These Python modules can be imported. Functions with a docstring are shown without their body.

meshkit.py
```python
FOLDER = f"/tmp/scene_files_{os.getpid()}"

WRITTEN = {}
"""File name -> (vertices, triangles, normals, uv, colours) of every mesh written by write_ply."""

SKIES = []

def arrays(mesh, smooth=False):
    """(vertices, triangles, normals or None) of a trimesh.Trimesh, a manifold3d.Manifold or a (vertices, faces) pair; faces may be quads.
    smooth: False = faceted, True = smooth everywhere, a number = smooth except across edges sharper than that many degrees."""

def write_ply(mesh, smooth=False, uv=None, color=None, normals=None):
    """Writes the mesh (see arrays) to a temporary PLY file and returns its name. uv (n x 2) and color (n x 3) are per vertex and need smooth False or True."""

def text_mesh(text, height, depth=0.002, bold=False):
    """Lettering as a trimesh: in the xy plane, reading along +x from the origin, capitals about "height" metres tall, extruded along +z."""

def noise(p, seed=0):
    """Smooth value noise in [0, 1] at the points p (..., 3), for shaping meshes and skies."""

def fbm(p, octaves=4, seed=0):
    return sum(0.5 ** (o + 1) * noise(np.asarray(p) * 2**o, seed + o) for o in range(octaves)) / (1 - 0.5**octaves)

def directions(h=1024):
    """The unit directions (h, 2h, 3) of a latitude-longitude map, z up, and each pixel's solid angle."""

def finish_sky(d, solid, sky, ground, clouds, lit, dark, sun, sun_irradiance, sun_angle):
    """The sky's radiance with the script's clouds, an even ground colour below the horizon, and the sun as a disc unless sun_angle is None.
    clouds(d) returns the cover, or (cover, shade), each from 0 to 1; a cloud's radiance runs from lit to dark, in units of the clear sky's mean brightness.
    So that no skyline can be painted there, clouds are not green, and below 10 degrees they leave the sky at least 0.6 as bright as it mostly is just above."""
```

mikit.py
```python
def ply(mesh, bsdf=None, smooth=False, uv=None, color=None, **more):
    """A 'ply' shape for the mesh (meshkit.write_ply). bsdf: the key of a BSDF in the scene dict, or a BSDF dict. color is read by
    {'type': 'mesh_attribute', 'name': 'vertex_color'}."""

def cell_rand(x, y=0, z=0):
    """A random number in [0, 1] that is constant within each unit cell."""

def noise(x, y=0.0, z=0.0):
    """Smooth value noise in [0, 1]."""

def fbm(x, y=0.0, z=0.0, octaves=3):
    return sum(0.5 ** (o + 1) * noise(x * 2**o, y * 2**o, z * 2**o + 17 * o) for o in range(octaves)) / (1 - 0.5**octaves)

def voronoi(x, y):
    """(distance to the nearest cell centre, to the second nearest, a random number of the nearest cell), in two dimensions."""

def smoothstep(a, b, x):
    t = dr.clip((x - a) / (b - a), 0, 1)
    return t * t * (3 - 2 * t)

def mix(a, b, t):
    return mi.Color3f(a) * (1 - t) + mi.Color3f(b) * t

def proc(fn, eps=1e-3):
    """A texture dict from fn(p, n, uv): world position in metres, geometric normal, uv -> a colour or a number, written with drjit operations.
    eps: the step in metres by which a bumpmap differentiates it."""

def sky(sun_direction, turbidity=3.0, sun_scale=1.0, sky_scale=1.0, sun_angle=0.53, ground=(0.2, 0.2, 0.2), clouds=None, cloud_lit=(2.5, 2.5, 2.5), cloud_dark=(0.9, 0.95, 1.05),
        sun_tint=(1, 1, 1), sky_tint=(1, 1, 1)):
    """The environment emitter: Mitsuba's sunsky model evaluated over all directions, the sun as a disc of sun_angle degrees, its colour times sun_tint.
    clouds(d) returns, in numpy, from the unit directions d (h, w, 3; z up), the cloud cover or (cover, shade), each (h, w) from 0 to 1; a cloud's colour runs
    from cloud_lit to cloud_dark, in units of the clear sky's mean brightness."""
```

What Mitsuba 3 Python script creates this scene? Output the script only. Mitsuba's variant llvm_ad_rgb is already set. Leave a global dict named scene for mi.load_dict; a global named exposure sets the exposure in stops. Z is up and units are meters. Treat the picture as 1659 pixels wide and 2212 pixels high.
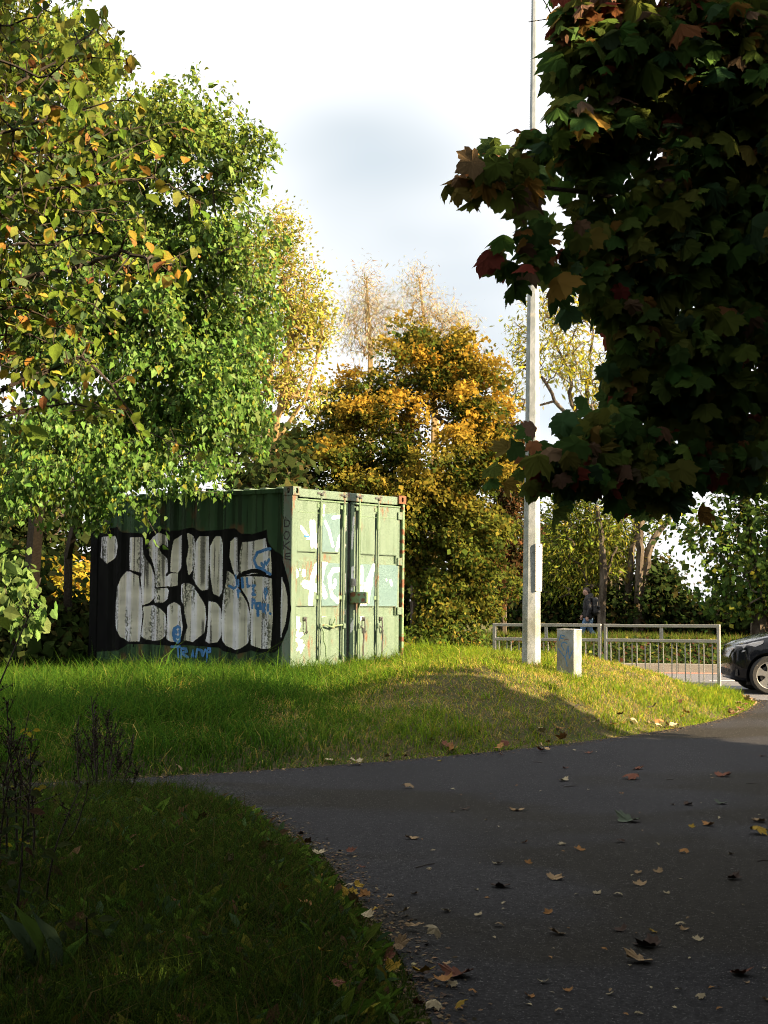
import math
import numpy as np, trimesh, shapely, manifold3d
import shapely.geometry as sg
from shapely.ops import unary_union
import drjit as dr, mitsuba as mi, mikit, meshkit
from mikit import noise, fbm, mix, smoothstep, proc
T = mi.ScalarTransform4f
scene, labels = {}, {}

# ------------------------------------------------------------------ camera
EYE = np.array([0.0, 0.0, 1.5])
FPX, PITCH, ROLL = 3456.0, 0.055, 0.0099          # focal length in pixels of a 1659 x 2212 picture
_c, _s = math.cos(PITCH), math.sin(PITCH)
FWD, UP, RT = np.array([0, _c, _s]), np.array([0, -_s, _c]), np.array([1.0, 0, 0])
_cr, _sr = math.cos(ROLL), math.sin(ROLL)
scene['camera'] = {'type': 'perspective', 'fov': math.degrees(2 * math.atan(829.5 / FPX)), 'fov_axis': 'x',
                   'near_clip': 0.05, 'far_clip': 3000.0,
                   'to_world': T().look_at(origin=EYE.tolist(), target=(EYE + FWD).tolist(), up=(UP * _cr + RT * -_sr).tolist())}

# ------------------------------------------------------------------ sky, sun, exposure
SUN_AZ, SUN_EL = math.radians(-28), math.radians(24)
SUN = [math.cos(SUN_EL) * math.cos(SUN_AZ), math.cos(SUN_EL) * math.sin(SUN_AZ), math.sin(SUN_EL)]


def clouds(d):
    q = d / np.maximum(d[..., 2:3] + 0.25, 0.05)
    n1 = meshkit.fbm(q * np.array([1.3, 1.3, 0.0]) + [3.1, 7.7, 0], 5, 3)
    n2 = meshkit.fbm(q * np.array([2.2, 2.2, 0.0]) + [13.1, 2.7, 5], 4, 9)
    el, az = np.arcsin(np.clip(d[..., 2], -1, 1)), np.arctan2(d[..., 0], d[..., 1])
    gap = np.exp(-((az + 0.005) / 0.085) ** 2 - ((el - 0.275) / 0.045) ** 2) + 0.8 * np.exp(-((az - 0.03) / 0.13) ** 2 - ((el - 0.19) / 0.065) ** 2) \
        + 0.8 * np.exp(-((az - 0.12) / 0.05) ** 2 - ((el - 0.125) / 0.025) ** 2)
    cover = np.clip(1.08 - 0.35 * np.clip(n1 - 0.42, 0, 1) - 0.10 * gap * (0.3 + 1.4 * n1), 0, 1)
    shade = np.clip(0.62 * gap * (0.15 + 1.7 * n1 * n2 * 2) + 0.35 * np.clip(n2 - 0.5, 0, 1), 0, 1)
    return cover, shade


scene['sky_light'] = mikit.sky(SUN, turbidity=3, clouds=clouds, cloud_lit=(1.25, 1.25, 1.25), cloud_dark=(0.46, 0.575, 0.66), sun_tint=(0.96, 0.97, 0.98))
exposure = 3.82


# ------------------------------------------------------------------ helpers
def at(x, y, Y):
    """The point at depth Y behind pixel (x, y) of the 1659 x 2212 picture."""
    a, b = x - 829.5, y - 1106.0
    u, w = _cr * a + _sr * b, -_sr * a + _cr * b
    v = FWD * FPX + RT * u - UP * w
    return EYE + v * (Y / v[1])


def px(n, Y):
    return n * Y / FPX


def lab(key, label=None, cat=None, group=None, kind=None):
    e = labels.setdefault(key, {})
    for k, v in (('label', label), ('category', cat), ('group', group), ('kind', kind)):
        if v:
            e[k] = v


_used = {}


def num(key):
    n = _used.get(key, 0)
    _used[key] = n + 1
    return key if n == 0 else f'{key}_{n:03d}'


def add(name, mesh, bsdf, parent=None, smooth=False, color=None, **kw):
    key = num(parent + '__' + name if parent else name)
    if color is not None:
        v = mesh[0] if isinstance(mesh, tuple) else mesh.vertices
        color = np.broadcast_to(np.asarray(color, float), (len(v), 3))
    scene[key] = mikit.ply(mesh, bsdf, smooth=smooth, color=color, **kw)
    return key


def cat(ms):
    ms = [m for m in ms if m is not None]
    return trimesh.util.concatenate(ms)


def hull(pts):
    m = trimesh.convex.convex_hull(np.asarray(pts, float))
    return trimesh.Trimesh(m.vertices, m.faces, process=False)


def cbox(c, size, ch=0.004, M=None):
    """A box with chamfered edges."""
    c, h = np.asarray(c, float), np.asarray(size, float) / 2
    ch = min(ch, 0.45 * h.min())
    p = []
    for sx in (-1, 1):
        for sy in (-1, 1):
            for sz in (-1, 1):
                for k in range(3):
                    q = h - ch
                    q = q.copy()
                    q[k] = h[k]
                    p.append(c + q * [sx, sy, sz])
    m = hull(p)
    if M is not None:
        m.apply_transform(M)
    return m


def tube(pts, radii, sides=6, caps=True):
    p = np.asarray(pts, float)
    r = np.broadcast_to(radii, (len(p),))
    t = np.gradient(p, axis=0)
    t /= np.linalg.norm(t, axis=1, keepdims=True) + 1e-12
    ref = np.array([0.31, 0.17, 0.93]) if abs(t[:, 2]).mean() < 0.8 else np.array([0.9, 0.4, 0.1])
    a = np.cross(t, ref)
    a /= np.linalg.norm(a, axis=1, keepdims=True)
    b = np.cross(t, a)
    g = np.arange(sides) * 2 * np.pi / sides
    v = (p[:, None] + r[:, None, None] * (np.cos(g)[None, :, None] * a[:, None] + np.sin(g)[None, :, None] * b[:, None])).reshape(-1, 3)
    i, j = np.meshgrid(np.arange(len(p) - 1), np.arange(sides), indexing='ij')
    q = np.stack([i * sides + j, i * sides + (j + 1) % sides, (i + 1) * sides + (j + 1) % sides, (i + 1) * sides + j], -1).reshape(-1, 4)
    f = np.vstack([q[:, [0, 1, 2]], q[:, [0, 2, 3]]])
    if caps:
        n = len(v)
        v = np.vstack([v, p[:1], p[-1:]])
        k = np.arange(sides)
        f = np.vstack([f, np.stack([(k + 1) % sides, k, k * 0 + n], 1), np.stack([k + n - 2 - sides + 0, (k + 1) % sides + n - sides - 2 + 0, k * 0 + n + 1], 1) if False else np.stack([k + (len(p) - 1) * sides, (k + 1) % sides + (len(p) - 1) * sides, k * 0 + n + 1], 1)])
    return trimesh.Trimesh(v, f, process=False)


def cyl(p0, p1, r, sides=16):
    return tube([p0, p1], r, sides)


def polytri(poly):
    """(vertices 2D, faces) of a shapely polygon or multipolygon."""
    vs, fs, n = [], [], 0
    for g in getattr(poly, 'geoms', [poly]):
        if g.geom_type != 'Polygon' or g.area < 1e-7:
            continue
        v, f = trimesh.creation.triangulate_polygon(g, engine='earcut')
        vs.append(v)
        fs.append(f + n)
        n += len(v)
    return (np.vstack(vs), np.vstack(fs)) if vs else (np.zeros((0, 2)), np.zeros((0, 3), int))


def extrude(poly, h):
    return cat([trimesh.creation.extrude_polygon(g, h, engine='earcut') for g in getattr(poly, 'geoms', [poly]) if g.geom_type == 'Polygon' and g.area > 1e-6])


def sstep(a, b, x):
    t = np.clip((x - a) / (b - a), 0, 1)
    return t * t * (3 - 2 * t)


def unit(v):
    return v / (np.linalg.norm(v, axis=-1, keepdims=True) + 1e-12)


# ------------------------------------------------------------------ materials
def P(color, rough=0.6, metal=0.0, spec=0.5, **kw):
    c = color if isinstance(color, dict) else {'type': 'rgb', 'value': list(color)}
    return {'type': 'principled', 'base_color': c, 'roughness': rough, 'metallic': metal, 'specular': spec, **kw}


def two(b):
    return {'type': 'twosided', 'bsdf': b}


VC = {'type': 'mesh_attribute', 'name': 'vertex_color'}


def thin(rough, diff_trans, spec=0.3):
    return {'type': 'principledthin', 'base_color': VC, 'roughness': rough, 'diff_trans': diff_trans, 'eta': 1.35, 'spec_trans': 0.0}


scene['m_leaf'] = thin(0.55, 0.75)
scene['m_leaf_gloss'] = thin(0.36, 0.5)
scene['m_grass'] = thin(0.6, 0.9)
scene['m_dead'] = two(P(VC, 0.85, spec=0.2))


def f_ground(p, n, uv):
    a = fbm(p.x * 0.9, p.y * 0.9, p.z, 4)
    b = noise(p.x * 23, p.y * 23, 1.0)
    c = mix((0.050, 0.043, 0.022), (0.080, 0.066, 0.030), a)
    return mix(c, (0.035, 0.05, 0.014), smoothstep(0.4, 0.7, b) * 0.6)


scene['m_ground'] = two(P(proc(f_ground), 0.95, spec=0.1))


def f_asphalt(p, n, uv):
    a = fbm(p.x * 0.7 + 3, p.y * 0.45, 0.0, 4)
    s1 = noise(p.x * 140, p.y * 140, 2.0)
    s2 = noise(p.x * 330, p.y * 330, 5.0)
    c = mix((0.026, 0.0258, 0.028), (0.046, 0.045, 0.047), a)
    c = mix(c, (0.025, 0.022, 0.015), smoothstep(0.48, 0.66, fbm(p.x * 0.55 + 9, p.y * 0.8 + 4, 3.0, 3)) * 0.7)
    c = c * 0.74 * (0.20 + 0.85 * s1 + 0.4 * s2 + 0.5 * noise(p.x * 45, p.y * 45, 1.0))
    return mix(c, (0.16, 0.155, 0.15), smoothstep(0.84, 0.94, s1) * 0.7)


def f_asphalt_h(p, n, uv):
    return noise(p.x * 120, p.y * 120, 2.0) + 0.5 * noise(p.x * 260, p.y * 260, 7.0)


scene['m_asphalt'] = two({'type': 'bumpmap', 'scale': 0.0025, 'tex': proc(f_asphalt_h, 1e-3), 'bsdf': P(proc(f_asphalt), 0.9, spec=0.08)})


def f_road(p, n, uv):
    a = fbm(p.x * 0.5, p.y * 1.6, 1.0, 3)
    s1 = noise(p.x * 60, p.y * 60, 2.0)
    return mix((0.075, 0.075, 0.08), (0.11, 0.108, 0.112), a) * (0.75 + 0.5 * s1)


scene['m_road'] = two(P(proc(f_road), 0.85))
scene['m_roadline'] = two(P(proc(lambda p, n, uv: mix((0.75, 0.75, 0.72), (0.4, 0.4, 0.4), smoothstep(0.55, 0.8, fbm(p.x * 6, p.y * 6, 0.0, 3)))), 0.7))
scene['m_redstrip'] = two(P(proc(lambda p, n, uv: mix((0.26, 0.12, 0.085), (0.19, 0.105, 0.08), fbm(p.x * 3, p.y * 9, 0.0, 3))), 0.9))
scene['m_concrete'] = two(P(proc(lambda p, n, uv: mix((0.22, 0.21, 0.19), (0.12, 0.115, 0.10), fbm(p.x * 5, p.y * 5, p.z * 5, 4))), 0.9))


def f_bark(p, n, uv):
    a = fbm(p.x * 9, p.y * 9, p.z * 2.2, 4)
    return mix((0.055, 0.042, 0.03), (0.15, 0.125, 0.095), smoothstep(0.3, 0.75, a))


scene['m_bark'] = two(P(proc(f_bark), 0.9, spec=0.2))
scene['m_bark_dark'] = two(P(proc(lambda p, n, uv: mix((0.02, 0.016, 0.013), (0.07, 0.055, 0.042), fbm(p.x * 40, p.y * 40, p.z * 40, 3))), 0.85, spec=0.3))
scene['m_twig_pale'] = two(P(proc(lambda p, n, uv: mix((0.20, 0.13, 0.06), (0.34, 0.24, 0.10), fbm(p.x * 3, p.y * 3, p.z * 3, 3))), 0.85, spec=0.2))


def f_zinc(p, n, uv):
    a = fbm(p.x * 16, p.y * 16, p.z * 9, 4)
    b = noise(p.x * 60, p.y * 60, p.z * 24)
    c = mix((0.22, 0.245, 0.255), (0.31, 0.335, 0.35), smoothstep(0.3, 0.7, a))
    c = mix(c, (0.42, 0.44, 0.45), smoothstep(0.7, 0.9, b) * 0.4)
    g = smoothstep(0.52, 0.75, fbm(p.x * 5, p.y * 5, p.z * 1.7, 3)) * smoothstep(3.2, 0.8, p.z)
    return mix(c, (0.16, 0.16, 0.11), g * 0.65)


scene['m_zinc'] = two(P(proc(f_zinc), 0.55, metal=0.15, spec=0.5))
scene['m_zinc_rail'] = two(P(proc(lambda p, n, uv: mix((0.25, 0.25, 0.23), (0.40, 0.39, 0.37), fbm(p.x * 9, p.y * 9, p.z * 9, 4))), 0.6, metal=0.1))
scene['m_white_sheet'] = two(P(proc(lambda p, n, uv: mix((0.74, 0.74, 0.73), (0.55, 0.55, 0.52), smoothstep(0.55, 0.8, fbm(p.x * 20, p.y * 20, p.z * 4, 3)))), 0.5))
scene['m_steel_dark'] = two(P((0.10, 0.10, 0.10), 0.5, metal=0.6))

# ---- container frame, used by its paints too
CO, CD, CS, CU = np.array([-1.234, 21.573, 0.4336]), np.array([0.63398, 0.77335, 0.0]), np.array([-0.77335, 0.63398, 0.0]), np.array([0, 0, 1.0])
CM = np.eye(4)
CM[:3, 0], CM[:3, 1], CM[:3, 2], CM[:3, 3] = CD, CS, CU, CO
CW, CL, CH = 2.44, 4.15, 2.59


def c_loc(p):
    x, y, z = p.x - CO[0], p.y - CO[1], p.z - CO[2]
    return x * CD[0] + y * CD[1], x * CS[0] + y * CS[1], z


def f_green(p, n, uv):
    a, b, c = c_loc(p)
    w = fbm(a * 3, b * 3, c * 1.3, 4)
    col = mix((0.100, 0.152, 0.112), (0.125, 0.178, 0.135), w)
    streak = fbm(a * 22, b * 22, c * 1.6, 3)
    col = mix(col, (0.070, 0.115, 0.072), smoothstep(0.5, 0.8, streak) * 0.6)
    rust = smoothstep(0.54, 0.70, fbm(a * 5 + 2, b * 5, c * 2.0 + 5, 4)) * smoothstep(0.4, 0.7, fbm(a * 30, b * 30, c * 9, 3))
    col = mix(col, (0.15, 0.066, 0.033), rust * 0.85)
    run = smoothstep(0.66, 0.82, fbm(a * 14 + 8, b * 14, c * 0.8, 3)) * smoothstep(1.3, 0.4, c)
    return mix(col, (0.20, 0.12, 0.06), run * 0.5)


scene['m_green'] = two(P(proc(f_green), 0.5, spec=0.45))


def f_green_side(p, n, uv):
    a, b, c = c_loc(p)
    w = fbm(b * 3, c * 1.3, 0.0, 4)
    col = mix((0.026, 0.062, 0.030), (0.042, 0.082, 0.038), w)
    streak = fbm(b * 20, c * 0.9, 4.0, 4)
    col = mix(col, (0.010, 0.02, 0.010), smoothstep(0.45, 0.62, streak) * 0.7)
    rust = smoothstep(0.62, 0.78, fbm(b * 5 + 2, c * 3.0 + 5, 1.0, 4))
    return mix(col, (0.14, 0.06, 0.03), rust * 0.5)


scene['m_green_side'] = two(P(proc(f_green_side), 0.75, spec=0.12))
scene['m_green_dark'] = two(P(proc(lambda p, n, uv: mix((0.09, 0.15, 0.085), (0.15, 0.23, 0.14), fbm(p.x * 11, p.y * 11, p.z * 5, 4))), 0.5))
scene['m_rubber'] = two(P((0.02, 0.022, 0.02), 0.7))
scene['m_rust'] = two(P(proc(lambda p, n, uv: mix((0.10, 0.045, 0.028), (0.22, 0.09, 0.04), fbm(p.x * 18, p.y * 18, p.z * 18, 4))), 0.85))
scene['m_rustgreen'] = two(P(proc(lambda p, n, uv: mix((0.14, 0.22, 0.12), (0.15, 0.06, 0.03), smoothstep(0.50, 0.62, fbm(p.x * 14, p.y * 14, p.z * 14, 4)))), 0.7))
scene['m_teal'] = two(P(proc(lambda p, n, uv: mix((0.080, 0.145, 0.152), (0.108, 0.178, 0.185), fbm(p.x * 12, p.y * 12, p.z * 5, 4))), 0.5))


def f_whitepaint(p, n, uv):
    a, b, c = c_loc(p)
    w = fbm(a * 24, b * 24, c * 16, 4)
    col = mix((0.74, 0.75, 0.74), (0.62, 0.66, 0.62), w)
    return mix(col, (0.24, 0.33, 0.22), smoothstep(0.60, 0.70, fbm(a * 19 + 4, b * 19, c * 11, 4)) * 0.9)


scene['m_white_paint'] = two(P(proc(f_whitepaint), 0.5))
scene['m_black_paint'] = two(P(proc(lambda p, n, uv: mix((0.004, 0.004, 0.005), (0.012, 0.013, 0.012), fbm(p.x * 9, p.y * 9, p.z * 2, 3))), 0.85, spec=0.06))


def f_silver(p, n, uv):
    a, b, c = c_loc(p)
    ph = b / 0.278 - dr.floor(b / 0.278)
    cream = smoothstep(0.10, 0.16, ph) * (1 - smoothstep(0.56, 0.62, ph))
    col = mix((0.62, 0.63, 0.68), (0.56, 0.53, 0.36), cream * 0.6)
    band = fbm(b * 2.2, c * 9.0, 2.0, 3)
    col = col * (0.72 + 0.5 * band)
    mould = smoothstep(0.53, 0.70, fbm(b * 11, c * 1.7 + 4, 0.0, 4)) * smoothstep(0.35, 0.6, fbm(b * 55, c * 40, 0.0, 3))
    col = mix(col, (0.045, 0.055, 0.03), mould * 0.9)
    drip = smoothstep(0.70, 0.78, noise(b * 34, c * 0.5, 3.0)) * smoothstep(0.4, 0.6, noise(b * 3, c * 2.0, 8.0))
    return mix(col, (0.03, 0.03, 0.03), drip * 0.75)


scene['m_silver'] = two(P(proc(f_silver), 0.6, spec=0.2))
scene['m_blue_paint'] = two(P(proc(lambda p, n, uv: mix((0.02, 0.12, 0.34), (0.03, 0.17, 0.42), fbm(p.x * 20, p.y * 20, p.z * 8, 3))), 0.5))
scene['m_car'] = P((0.004, 0.005, 0.008), 0.09, spec=0.3)
scene['m_car_glass'] = P((0.01, 0.012, 0.014), 0.06, spec=0.8)
scene['m_black_plastic'] = P((0.012, 0.012, 0.012), 0.6)
scene['m_tyre'] = P((0.014, 0.014, 0.014), 0.85)
scene['m_alloy'] = P((0.30, 0.30, 0.29), 0.35, metal=0.75)
scene['m_lens'] = P((0.22, 0.23, 0.25), 0.08, spec=0.7)
scene['m_jacket'] = P((0.012, 0.012, 0.014), 0.7, sheen=0.3)
scene['m_bag'] = P((0.016, 0.016, 0.018), 0.55)
scene['m_jeans'] = P(proc(lambda p, n, uv: mix((0.07, 0.13, 0.24), (0.11, 0.19, 0.31), fbm(p.x * 12, p.y * 12, p.z * 6, 3))), 0.85)
scene['m_skin'] = P((0.42, 0.25, 0.19), 0.55)
scene['m_hair'] = P((0.035, 0.022, 0.015), 0.6)
scene['m_shoe'] = P((0.05, 0.05, 0.05), 0.6)
scene['m_fruit'] = P(VC, 0.4)

# ------------------------------------------------------------------ the ground
EDGE = np.array([[-14, 6.0], [-7, 10.5], [-4, 12.4], [-2.54, 13.14], [-2.02, 13.46], [-1.3, 13.95], [-.52, 14.53], [.11, 15.09], [.8, 15.75], [1.82, 16.86],
                 [2.74, 18.11], [3.45, 19.17], [4.13, 20.34], [4.77, 21.65], [5.29, 23.11], [5.64, 24.2], [5.74, 25.25]])
VERGE = np.array([[-14, 4.0], [-7, 8.4], [-4, 10.6], [-2.6, 11.75], [-1.94, 12.2], [-1.4, 12.0], [-.85, 11.24], [-.52, 9.98], [-.33, 9.45], [-.15, 8.28], [-.05, 7.69],
                  [.08, 6.9], [.13, 6.4], [.19, 5.77], [.22, 3.0], [.1, -2], [0, -8]])
PATH = sg.Polygon(np.vstack([EDGE, [[12.5, 21.9], [11.5, 20.5], [8.5, 19.5], [6.4, 17.5], [5.2, 14], [4.8, 9], [4.7, -8]], VERGE[::-1]]))
RAIL_R, RAIL_L = np.array([5.30, 25.2]), np.array([1.855, 27.0])
RD = unit(RAIL_R - RAIL_L)
RN = np.array([-RD[1], RD[0]])
KN = np.array([0.125, 0.992])
KD = np.array([0.992, -0.125])
KP = np.array([5.7, 36.1])
shapely.prepare(PATH)


def gz(x, y):
    x, y = np.asarray(x, float), np.asarray(y, float)
    d = shapely.distance(PATH, shapely.points(x, y))
    ye = np.interp(x, EDGE[:, 0], EDGE[:, 1])
    north = (y > ye) & (x < 5.8)
    q = (x - RAIL_R[0]) * RN[0] + (y - RAIL_R[1]) * RN[1]
    k = (x - KP[0]) * KN[0] + (y - KP[1]) * KN[1]
    A = np.interp(x, [-14, -6, -4, -2, -.5, .5, 2, 3.2, 4.1, 5.2, 6], [.25, .30, .34, .42, .52, .64, .70, .72, .70, .45, .2])
    n1 = meshkit.fbm(np.stack([x * .8, y * .8, x * 0], -1), 3, 4) - .5
    n2 = meshkit.fbm(np.stack([x * 2.6, y * 2.6, x * 0], -1), 3, 8) - .5
    h = A * (1 - (1 - np.clip(d / 3.3, 0, 1)) ** 2.2) + (n1 * .13 + n2 * .05) * sstep(0.1, 1.5, d)
    h = h + .17 * np.exp(-((x - 1.3) / 1.0) ** 2 - ((y - 18.9) / 1.2) ** 2) - .16 * np.exp(-((x + .75) / .65) ** 2 - ((y - 18.3) / 2.0) ** 2) + .10 * np.exp(-((x + 2.6) / .8) ** 2 - ((y - 18.2) / 1.5) ** 2)
    h = .11 + (h - .11) * sstep(0.0, 2.4, -q)
    h = np.where(d < .4, h * sstep(0, .4, d), h)
    s = .07 * sstep(0, .5, d) + .10 * sstep(.4, 2.5, d) + (n1 * .10 + n2 * .05) * sstep(.1, .8, d)
    z = np.where(north, h, s)
    z = np.where(d <= 0, -.025, z)
    z = np.where(q > .12, -.075, z)
    bank = .06 + .50 * sstep(.1, 1.5, k) - .40 * sstep(3.5, 9, k) + (n1 * .25 + n2 * .06) * sstep(.3, 1.5, k)
    return np.where((k > 0.02) & (q > 0), bank, z)


def axis_grid(lo, hi, step, far):
    core = np.arange(lo, hi + 1e-6, step)
    out = np.cumsum(step * 1.35 ** np.arange(1, 40))
    out = out[out < far]
    return np.concatenate([lo - out[::-1], core, hi + out])


gx, gy = axis_grid(-9, 13, .16, 900), axis_grid(-4, 44, .16, 900)
X, Y = np.meshgrid(gx, gy, indexing='ij')
Zg = gz(X.ravel(), Y.ravel())
nx, ny = len(gx), len(gy)
ii, jj = np.meshgrid(np.arange(nx - 1), np.arange(ny - 1), indexing='ij')
quads = np.stack([ii * ny + jj, (ii + 1) * ny + jj, (ii + 1) * ny + jj + 1, ii * ny + jj + 1], -1).reshape(-1, 4)
add('ground', (np.stack([X.ravel(), Y.ravel(), Zg], 1), quads), 'm_ground', smooth=True)
lab('ground', kind='structure')

v, f = polytri(PATH)
add('path', (np.column_stack([v, np.zeros(len(v))]), f), 'm_asphalt')
lab('path', kind='structure')

A0, A1 = RAIL_R - RD * 14 + RN * .10, RAIL_R + RD * 60 + RN * .10
B0, B1 = KP - KD * 70, KP + KD * 70
road = sg.Polygon([A0, A1, B1, B0]).buffer(0).difference(PATH.buffer(.002))
v, f = polytri(road)
add('road', (np.column_stack([v, np.full(len(v), -.05)]), f), 'm_road')
lab('road', kind='structure')


def strip(p0, p1, w, z):
    p0, p1 = np.asarray(p0, float), np.asarray(p1, float)
    t = unit(p1 - p0)
    n = np.array([-t[1], t[0]]) * w / 2
    v = np.array([p0 + n, p0 - n, p1 - n, p1 + n])
    return (np.column_stack([v, np.full(4, z)]), np.array([[0, 1, 2], [0, 2, 3]]))


EL = np.array([5.84, 25.23])
add('edge_line', strip(EL - RD * 30, EL - RD * .05, .10, -.046), 'm_roadline', 'road')
add('edge_line', strip(EL + RD * -.0, EL + RD * 9, .10, -.046), 'm_roadline', 'road')
CP = np.array([6.27, 32.27])
for k in range(-9, 6):
    c0 = CP + KD * (k * 2.2 + .3)
    add('centre_line', strip(c0, c0 + KD * 1.55, .12, -.046), 'm_roadline', 'road')
add('red_strip', strip(KP - KD * 40 - KN * .42, KP + KD * 30 - KN * .42, .62, -.046), 'm_redstrip', 'road')
rng = np.random.default_rng(5)
key = 'kerb'
lab('kerb', kind='structure')
for k in range(-26, 22):
    c0 = KP + KD * (k * .92)
    ang = math.atan2(KD[1], KD[0])
    M = trimesh.transformations.rotation_matrix(ang + rng.normal(0, .004), [0, 0, 1])
    M[:3, 3] = [c0[0], c0[1], .005 + rng.normal(0, .004)]
    add('stone', cbox([.455, -.03, .03], [.905, .16, .22], .012, M), 'm_concrete', 'kerb')

# ------------------------------------------------------------------ leaf and branch tools
L_OVAL = (np.array([[0, 0, 0], [-.24, .32, .05], [.24, .32, .05], [0, .48, -.02], [-.2, .68, .04], [.2, .68, .04], [0, 1, -.1]], float),
          np.array([[0, 3, 1], [0, 2, 3], [3, 4, 1], [3, 2, 5], [3, 6, 4], [3, 5, 6]]))
L_HEART = (np.array([[0, 0, 0], [-.36, .26, .07], [.36, .26, .07], [0, .42, -.03], [0, 1, -.12]], float),
           np.array([[0, 3, 1], [0, 2, 3], [3, 4, 1], [3, 2, 4]]))
L_DIAM = (np.array([[0, 0, 0], [-.26, .5, .05], [.26, .5, .05], [0, 1, 0]], float), np.array([[0, 2, 1], [1, 2, 3]]))


def maple_template(droop, fold, seed=0):
    out = [(0, 0), (.10, -.05), (.25, -.12), (.41, -.07), (.38, .05), (.56, .09), (.67, .24), (.56, .29), (.60, .43), (.68, .60), (.51, .59), (.40, .67), (.30, .61), (.27, .72),
           (.20, .87), (.11, .90), (0, 1.06)]
    right = np.array(out)
    left = right[1:-1][::-1] * [-1, 1]
    o = np.vstack([right, left]) - [0, .0]
    c = np.array([[0, .28]])
    r2 = np.vstack([c, o])
    n = len(o)
    x, y = r2[:, 0], r2[:, 1]
    d = np.hypot(x, y - .25)
    z = -droop * d ** 2 - fold * np.abs(x) ** 1.2 + .05 * np.sin(x * 7 + seed) * d + .03 * np.cos(y * 9 + seed)
    V = np.column_stack([x, y, z])
    V[0, 2] += .03
    F = np.array([[0, 1 + k, 1 + (k + 1) % n] for k in range(n)])
    return V, F


MAPLES = [maple_template(.35, .10, 0), maple_template(.7, .25, 1), maple_template(.15, .45, 2), maple_template(1.0, .1, 3)]


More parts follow.
